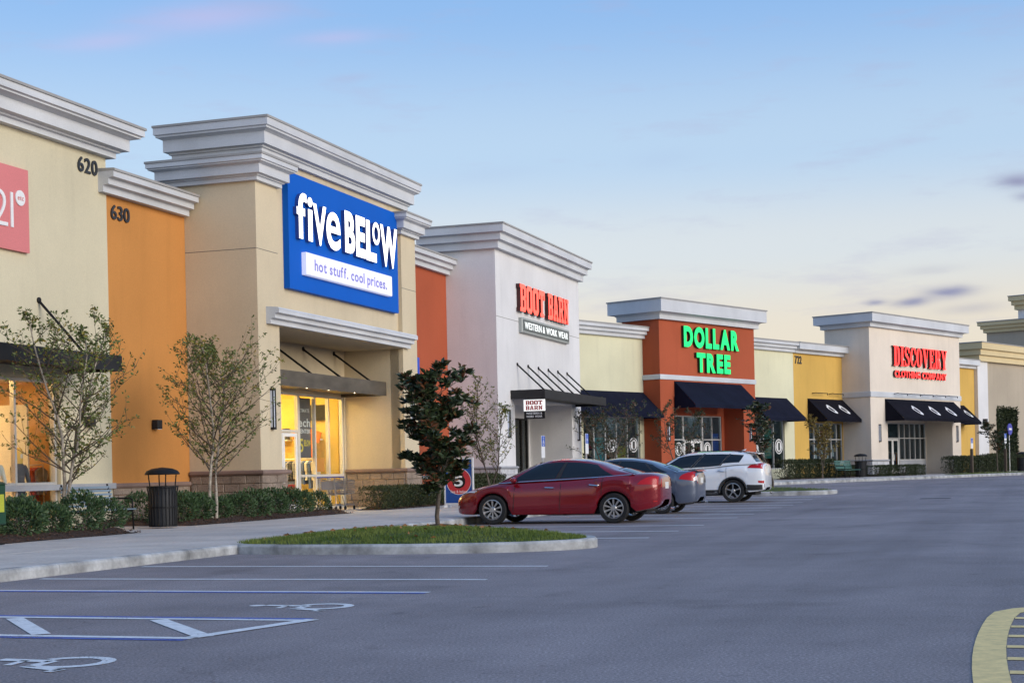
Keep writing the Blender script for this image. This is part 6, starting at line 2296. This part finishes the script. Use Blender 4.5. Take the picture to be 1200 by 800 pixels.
# far belt of trees across the road behind the lot, seen only mirrored in glass and paint
tb = MB()
r2 = random.Random(5)
for k in range(5200):
    u = r2.uniform(-190, 230)
    hh = 8.5 + 3.0 * noise.noise((u * .07, 0, 2)) + 1.5 * noise.noise((u * .3, 4, 2))
    p = FA.w(u, -105 + r2.uniform(-7, 7), hh * r2.random() ** .7)
    add_leaf(tb, p, Vector((r2.gauss(0, 1), r2.gauss(0, 1), r2.gauss(.4, .7))), r2.uniform(1.6, 3.0), r2.uniform(1.2, 2.2), r2, .2)
o = tb.build('tree_belt', LEAF_H)
o['kind'] = 'stuff'

# ------------------------------------------------------------------ street furniture
def trash_can(F, x, y, z, label):
    t = thing('trash_can', label, 'trash can', F, (x, y, z), 'domed trash cans')
    MB().lathe([(0, .05), (.27, .05), (.28, .10), (.28, .86), (.26, .90), (0, .90)], 24, (x, y, z)).build('liner', BLKPL, t, smooth=40)
    for k in range(24):
        a = math.tau * k / 24
        p = [(x + r_ * math.cos(a), y + r_ * math.sin(a), z + h) for r_, h in ((.285, .04), (.295, .3), (.295, .7), (.33, .90))]
        MB().tube(p, .011, 4).build('slat', BLACK, t)
    for h, r_ in ((.05, .29), (.45, .30), (.88, .325)):
        MB().lathe([(r_ - .012, h - .015), (r_ + .012, h - .015), (r_ + .012, h + .015), (r_ - .012, h + .015)], 24, (x, y, z), closed=True).build('hoop', BLACK, t)
    for k in range(4):
        a = math.tau * (k + .5) / 4
        MB().tube([(x + .27 * math.cos(a), y + .27 * math.sin(a), z + .88), (x + .30 * math.cos(a), y + .30 * math.sin(a), z + 1.16)], .014, 5).build('lid_post', BLACK, t)
    MB().lathe([(0, 1.14), (.36, 1.14), (.37, 1.16), (.33, 1.22), (.22, 1.27), (0, 1.30)], 24, (x, y, z)).build('domed_lid', BLACK, t, smooth=40)
    return t
trash_can(FA, 28.75, 17.5, .152, 'black domed trash can beside the bench near the orange bay')
trash_can(FB, 22.2, -4.1, ZB + .15, 'black domed trash can before the far yellow bay')
trash_can(FB, 43.6, -4.6, ZB + .15, 'black domed trash can near the buff store corner')
BLUEGREY = mat('bench_slat_paint', (.26, .34, .42), .35, .1, metal=.3)
def bench(F, x, y, z, L, label, m):
    t = thing('bench', label, 'bench', F, (x, y, z), 'slatted benches')
    for i in range(6):
        yy = y - .50 + i * .085
        MB().box(x - L / 2, x + L / 2, yy, yy + .06, z + .42, z + .445).build('seat_slat', m, t)
    for i in range(6):
        zz = z + .50 + i * .075
        yo = y + .03 + i * .018
        MB().box(x - L / 2, x + L / 2, yo, yo + .022, zz, zz + .052).build('back_slat', m, t)
    for s_ in (-1, 1):
        xx = x + s_ * (L / 2 - .08)
        MB().tube([(xx, y - .47, z), (xx, y - .46, z + .40), (xx, y + .0, z + .40)], .022, 6).build('leg', BLACK, t, smooth=40)
        MB().tube([(xx, y + .14, z), (xx, y + .02, z + .40), (xx, y + .155, z + .97)], .022, 6).build('leg', BLACK, t, smooth=40)
        MB().tube([(xx, y - .46, z + .40), (xx, y - .46, z + .63), (xx, y - .40, z + .66), (xx, y + .08, z + .66)], .02, 6).build('armrest', BLACK, t, smooth=40)
    return t
bench(FA, 27.45, 18.4, .152, 1.8, 'pale blue slatted bench between shrubs and trash can', BLUEGREY)
bench(FB, 20.5, -4.0, ZB + .15, 1.8, 'green slatted bench before the far yellow bay', mat('bench_green', (.06, .16, .14), .5))
# news box
t = thing('news_box', 'dark green newspaper box with yellow label by the kerbside shrubs', 'news box', FA, (21.75, 16.6, .152))
GREENB = mat('dark_green_enamel', (.012, .055, .03), .35, .1)
x, y, z = 21.75, 16.6, .152
MB().cbox(x - .22, x + .22, y - .2, y + .2, z + .34, z + 1.02, .02).build('cabinet', GREENB, t)
MB().prism([(y - .22, z + 1.02), (y + .22, z + 1.02), (y + .22, z + 1.12), (y - .12, z + 1.06)], x - .23, x + .23, 'x').build('hood', GREENB, t)
MB().box(x - .05, x + .05, y - .05, y + .05, z, z + .34).build('post', BLACK, t)
MB().box(x - .18, x + .18, y - .18, y + .18, z, z + .025).build('foot', BLACK, t)
bb = MB().box(x - .15, x + .15, y - .208, y - .2005, z + .55, z + .85)
bb.build('label', mat('yellow_label', (.42, .44, .04), .5), t)
MB().box(x - .226, x - .2205, y - .10, y + .10, z + .60, z + .82).build('label', MATS['yellow_label'], t)

# shopping cart by the doors
def cart(F, x, y, z, label):
    t = thing('shopping_cart', label, 'shopping cart', F, (x, y, z))
    WIRE = mat('cart_wire', (.30, .31, .34), .35, .1, metal=.8)
    # long axis along x (pointing back towards the doors), width along y
    L, Wd = .90, .52
    def C(a, b_, h):
        f = a / L
        return (x + a - L / 2, y + b_ * (.5 + .5 * (1 - .25 * f)) * Wd, z + h)
    fr = MB()
    for s_ in (-1, 1):
        fr.tube([C(0, s_ * .5, .98), C(.04, s_ * .5, .90), C(.12, s_ * .5, .40), C(.10, s_ * .5, .16), C(.85, s_ * .5, .14)], .015, 6)
        fr.tube([C(.78, s_ * .5, .16), C(.62, s_ * .5, .42)], .012, 6)
    fr.build('frame', WIRE, t, smooth=40)
    bs = MB()
    for i in range(15):
        a = .02 + .88 * i / 14
        lo = .46 + .05 * a
        for s_ in (-1, 1):
            bs.tube([C(a, s_ * .5, lo), C(a, s_ * .5, .95 - .10 * a)], .0055, 3, False)
        bs.tube([C(a, -.5, lo), C(a, .5, lo)], .0055, 3, False)
    for i in range(7):
        h = i / 6
        for s_ in (-1, 1):
            bs.tube([C(.02, s_ * .5, .46 + .49 * h), C(.9, s_ * .5, .505 + .355 * h)], .0055 if i not in (0, 6) else .011, 4, False)
        bs.tube([C(.9, -.5, .505 + .355 * h), C(.9, .5, .505 + .355 * h)], .0055 if i not in (0, 6) else .011, 4, False)
    bs.build('basket', WIRE, t)
    MB().tube([C(0, -.56, .99), C(0, .56, .99)], .019, 8).build('handle', mat('cart_handle_blue', (.05, .10, .45), .4), t, smooth=40)
    st = MB()
    st.box(x - L / 2 + .10, x - L / 2 + .115, y - .2, y + .2, z + .62, z + .88)
    st.build('child_seat_flap', mat('cart_flap', (.22, .24, .30), .5), t)
    MB().box(x - .2, x + .3, y - .2, y + .2, z + .17, z + .185).build('lower_tray', WIRE, t)
    for a in (.12, .82):
        for s_ in (-1, 1):
            c = C(a, s_ * .5, .065)
            w = MB().lathe([(0, -.015), (.06, -.015), (.062, 0), (.06, .015), (0, .015)], 16, c, 'y').build('wheel', RUBBER, t, smooth=40)
            MB().tube([(c[0], c[1], c[2]), (c[0] + .02, c[1], c[2] + .09)], .012, 5).build('fork', WIRE, w)
    return t
cart(FA, 41.7, 19.6, .152, 'grey wire shopping cart standing before the lit entrance')
cart2 = cart(FA, 42.35, 19.6, .152, 'second wire shopping cart nested behind the first by the entrance')

# A-board banner sign with the round emblem, facing along the walk
t = thing('banner_sign', 'blue and red standing banner with white figure on the walk', 'sign', FA, (43.5, 16.25, .15))
FRM = mat('white_banner_frame', (.65, .66, .68), .4)
b = MB()
b.box(43.46, 43.54, 15.78, 15.82, .22, 1.64).box(43.46, 43.54, 16.68, 16.72, .22, 1.64).box(43.461, 43.539, 15.82, 16.68, 1.60, 1.64).box(43.461, 43.539, 15.82, 16.68, .22, .28)
b.build('frame', FRM, t)
MB().box(43.485, 43.515, 15.82, 16.68, .28, 1.60).build('banner', mat('banner_blue', (.012, .07, .30), .6), t)
BRED = mat('banner_red', (.50, .03, .04), .6)
def xdisc(r0, r1, xx, m, nm):
    b_ = MB()
    n = 30
    for k in range(n):
        a0, a1 = math.tau * k / n, math.tau * (k + 1) / n
        vs = [(xx, 16.25 + r_ * math.cos(a), .93 + r_ * math.sin(a)) for r_, a in ((r0, a0), (r1, a0), (r1, a1), (r0, a1))]
        b_.add(vs, [(0, 1, 2, 3)] if r0 > 0 else [(0, 1, 2)] if False else [(0, 1, 2, 3)])
    o_ = b_.build(nm, m, t)
xdisc(.0, .40, 43.4845, WHITE, 'emblem_disc')
xdisc(.21, .385, 43.4835, BRED, 'emblem_ring')
xdisc(.0, .21, 43.4830, BLACK, 'emblem_centre')
fit_letter(t, glyph('5', .02, .1), 16.40, 16.12, .78, 1.10, 43.480, .002, [WHITE, WHITE], axis='y')
word(t, 'five', 16.40, 16.10, 1.19, 1.27, 43.4825, .001, [WHITE, WHITE], .0, 'y')
word(t, 'five & below', 16.52, 15.98, .585, .665, 43.4825, .001, [WHITE, WHITE], .0, 'y')
for yy in (15.85, 16.65):
    MB().box(43.2, 43.8, yy - .025, yy + .025, .155, .22).build('foot', FRM, t)

# accessible parking signs on posts
SIGNBLUE = mat('sign_blue', (.02, .10, .50), .45)
POSTM = mat('brown_post', (.10, .075, .055), .8)
def post_sign(F, x, y, z, h, label, thick=False):
    t = thing('parking_sign', label, 'sign', F, (x, y, z), 'accessible parking signs')
    if thick:
        MB().box(x - .07, x + .07, y - .07, y + .07, z, z + 1.45).build('post', POSTM, t)
    MB().box(x - .025, x + .025, y - .02, y + .02, z + (1.45 if thick else 0), z + h).build('post' if not thick else 'upright', ALU, t)
    MB().cbox(x - .16, x + .16, y - .033, y - .021, z + h - .62, z + h, .004).build('plate', WHITE, t)
    MB().box(x - .15, x + .15, y - .037, y - .0335, z + h - .30, z + h - .01).build('symbol_panel', SIGNBLUE, t)
    b_ = MB()
    b_.box(x - .012, x + .012, y - .040, y - .0375, z + h - .19, z + h - .09).box(x - .012, x + .06, y - .040, y - .0375, z + h - .215, z + h - .192)
    b_.lathe([(.055, -.001), (.072, -.001), (.072, .001), (.055, .001)], 16, (x + .0, y - .039, z + h - .215), 'y', closed=True)
    b_.lathe([(0, -.001), (.02, -.001), (.02, .001), (0, .001)], 10, (x - .005, y - .039, z + h - .06), 'y')
    b_.build('symbol', WHITE, t)
    return t
post_sign(FA, 40.8, 12.75, .152, 2.02, 'blue and white parking sign behind the roof of the red sedan')
post_sign(FA, 45.3, 12.75, .152, 2.15, 'blue and white parking sign before the first navy awning')
post_sign(FB, 33.4, -5.6, ZB + .18, 2.1, 'blue topped parking sign on brown post before the beige doors', True)
post_sign(FB, 38.45, -5.6, ZB + .18, 2.4, 'blue topped parking sign on brown post beside the small tree', True)
t = thing('round_sign', 'round blue sign on a thin pole behind the small tree', 'sign', FB, (39.6, -5.4, ZB + .15))
MB().tube([(39.6, -5.4, ZB + .15), (39.6, -5.4, ZB + 3.1)], .03, 8).build('pole', ALU, t, smooth=40)
MB().lathe([(0, -.03), (.36, -.03), (.37, 0), (.36, .03), (0, .03)], 28, (39.6, -5.45, ZB + 2.85), 'y').build('disc', mat('round_sign_blue', (.08, .08, .40), .5), t)
MB().prism([(39.38, ZB + 2.80), (39.82, ZB + 2.80), (39.82, ZB + 2.92), (39.38, ZB + 2.92)], -5.49, -5.481, 'y').build('bar', WHITE, t)
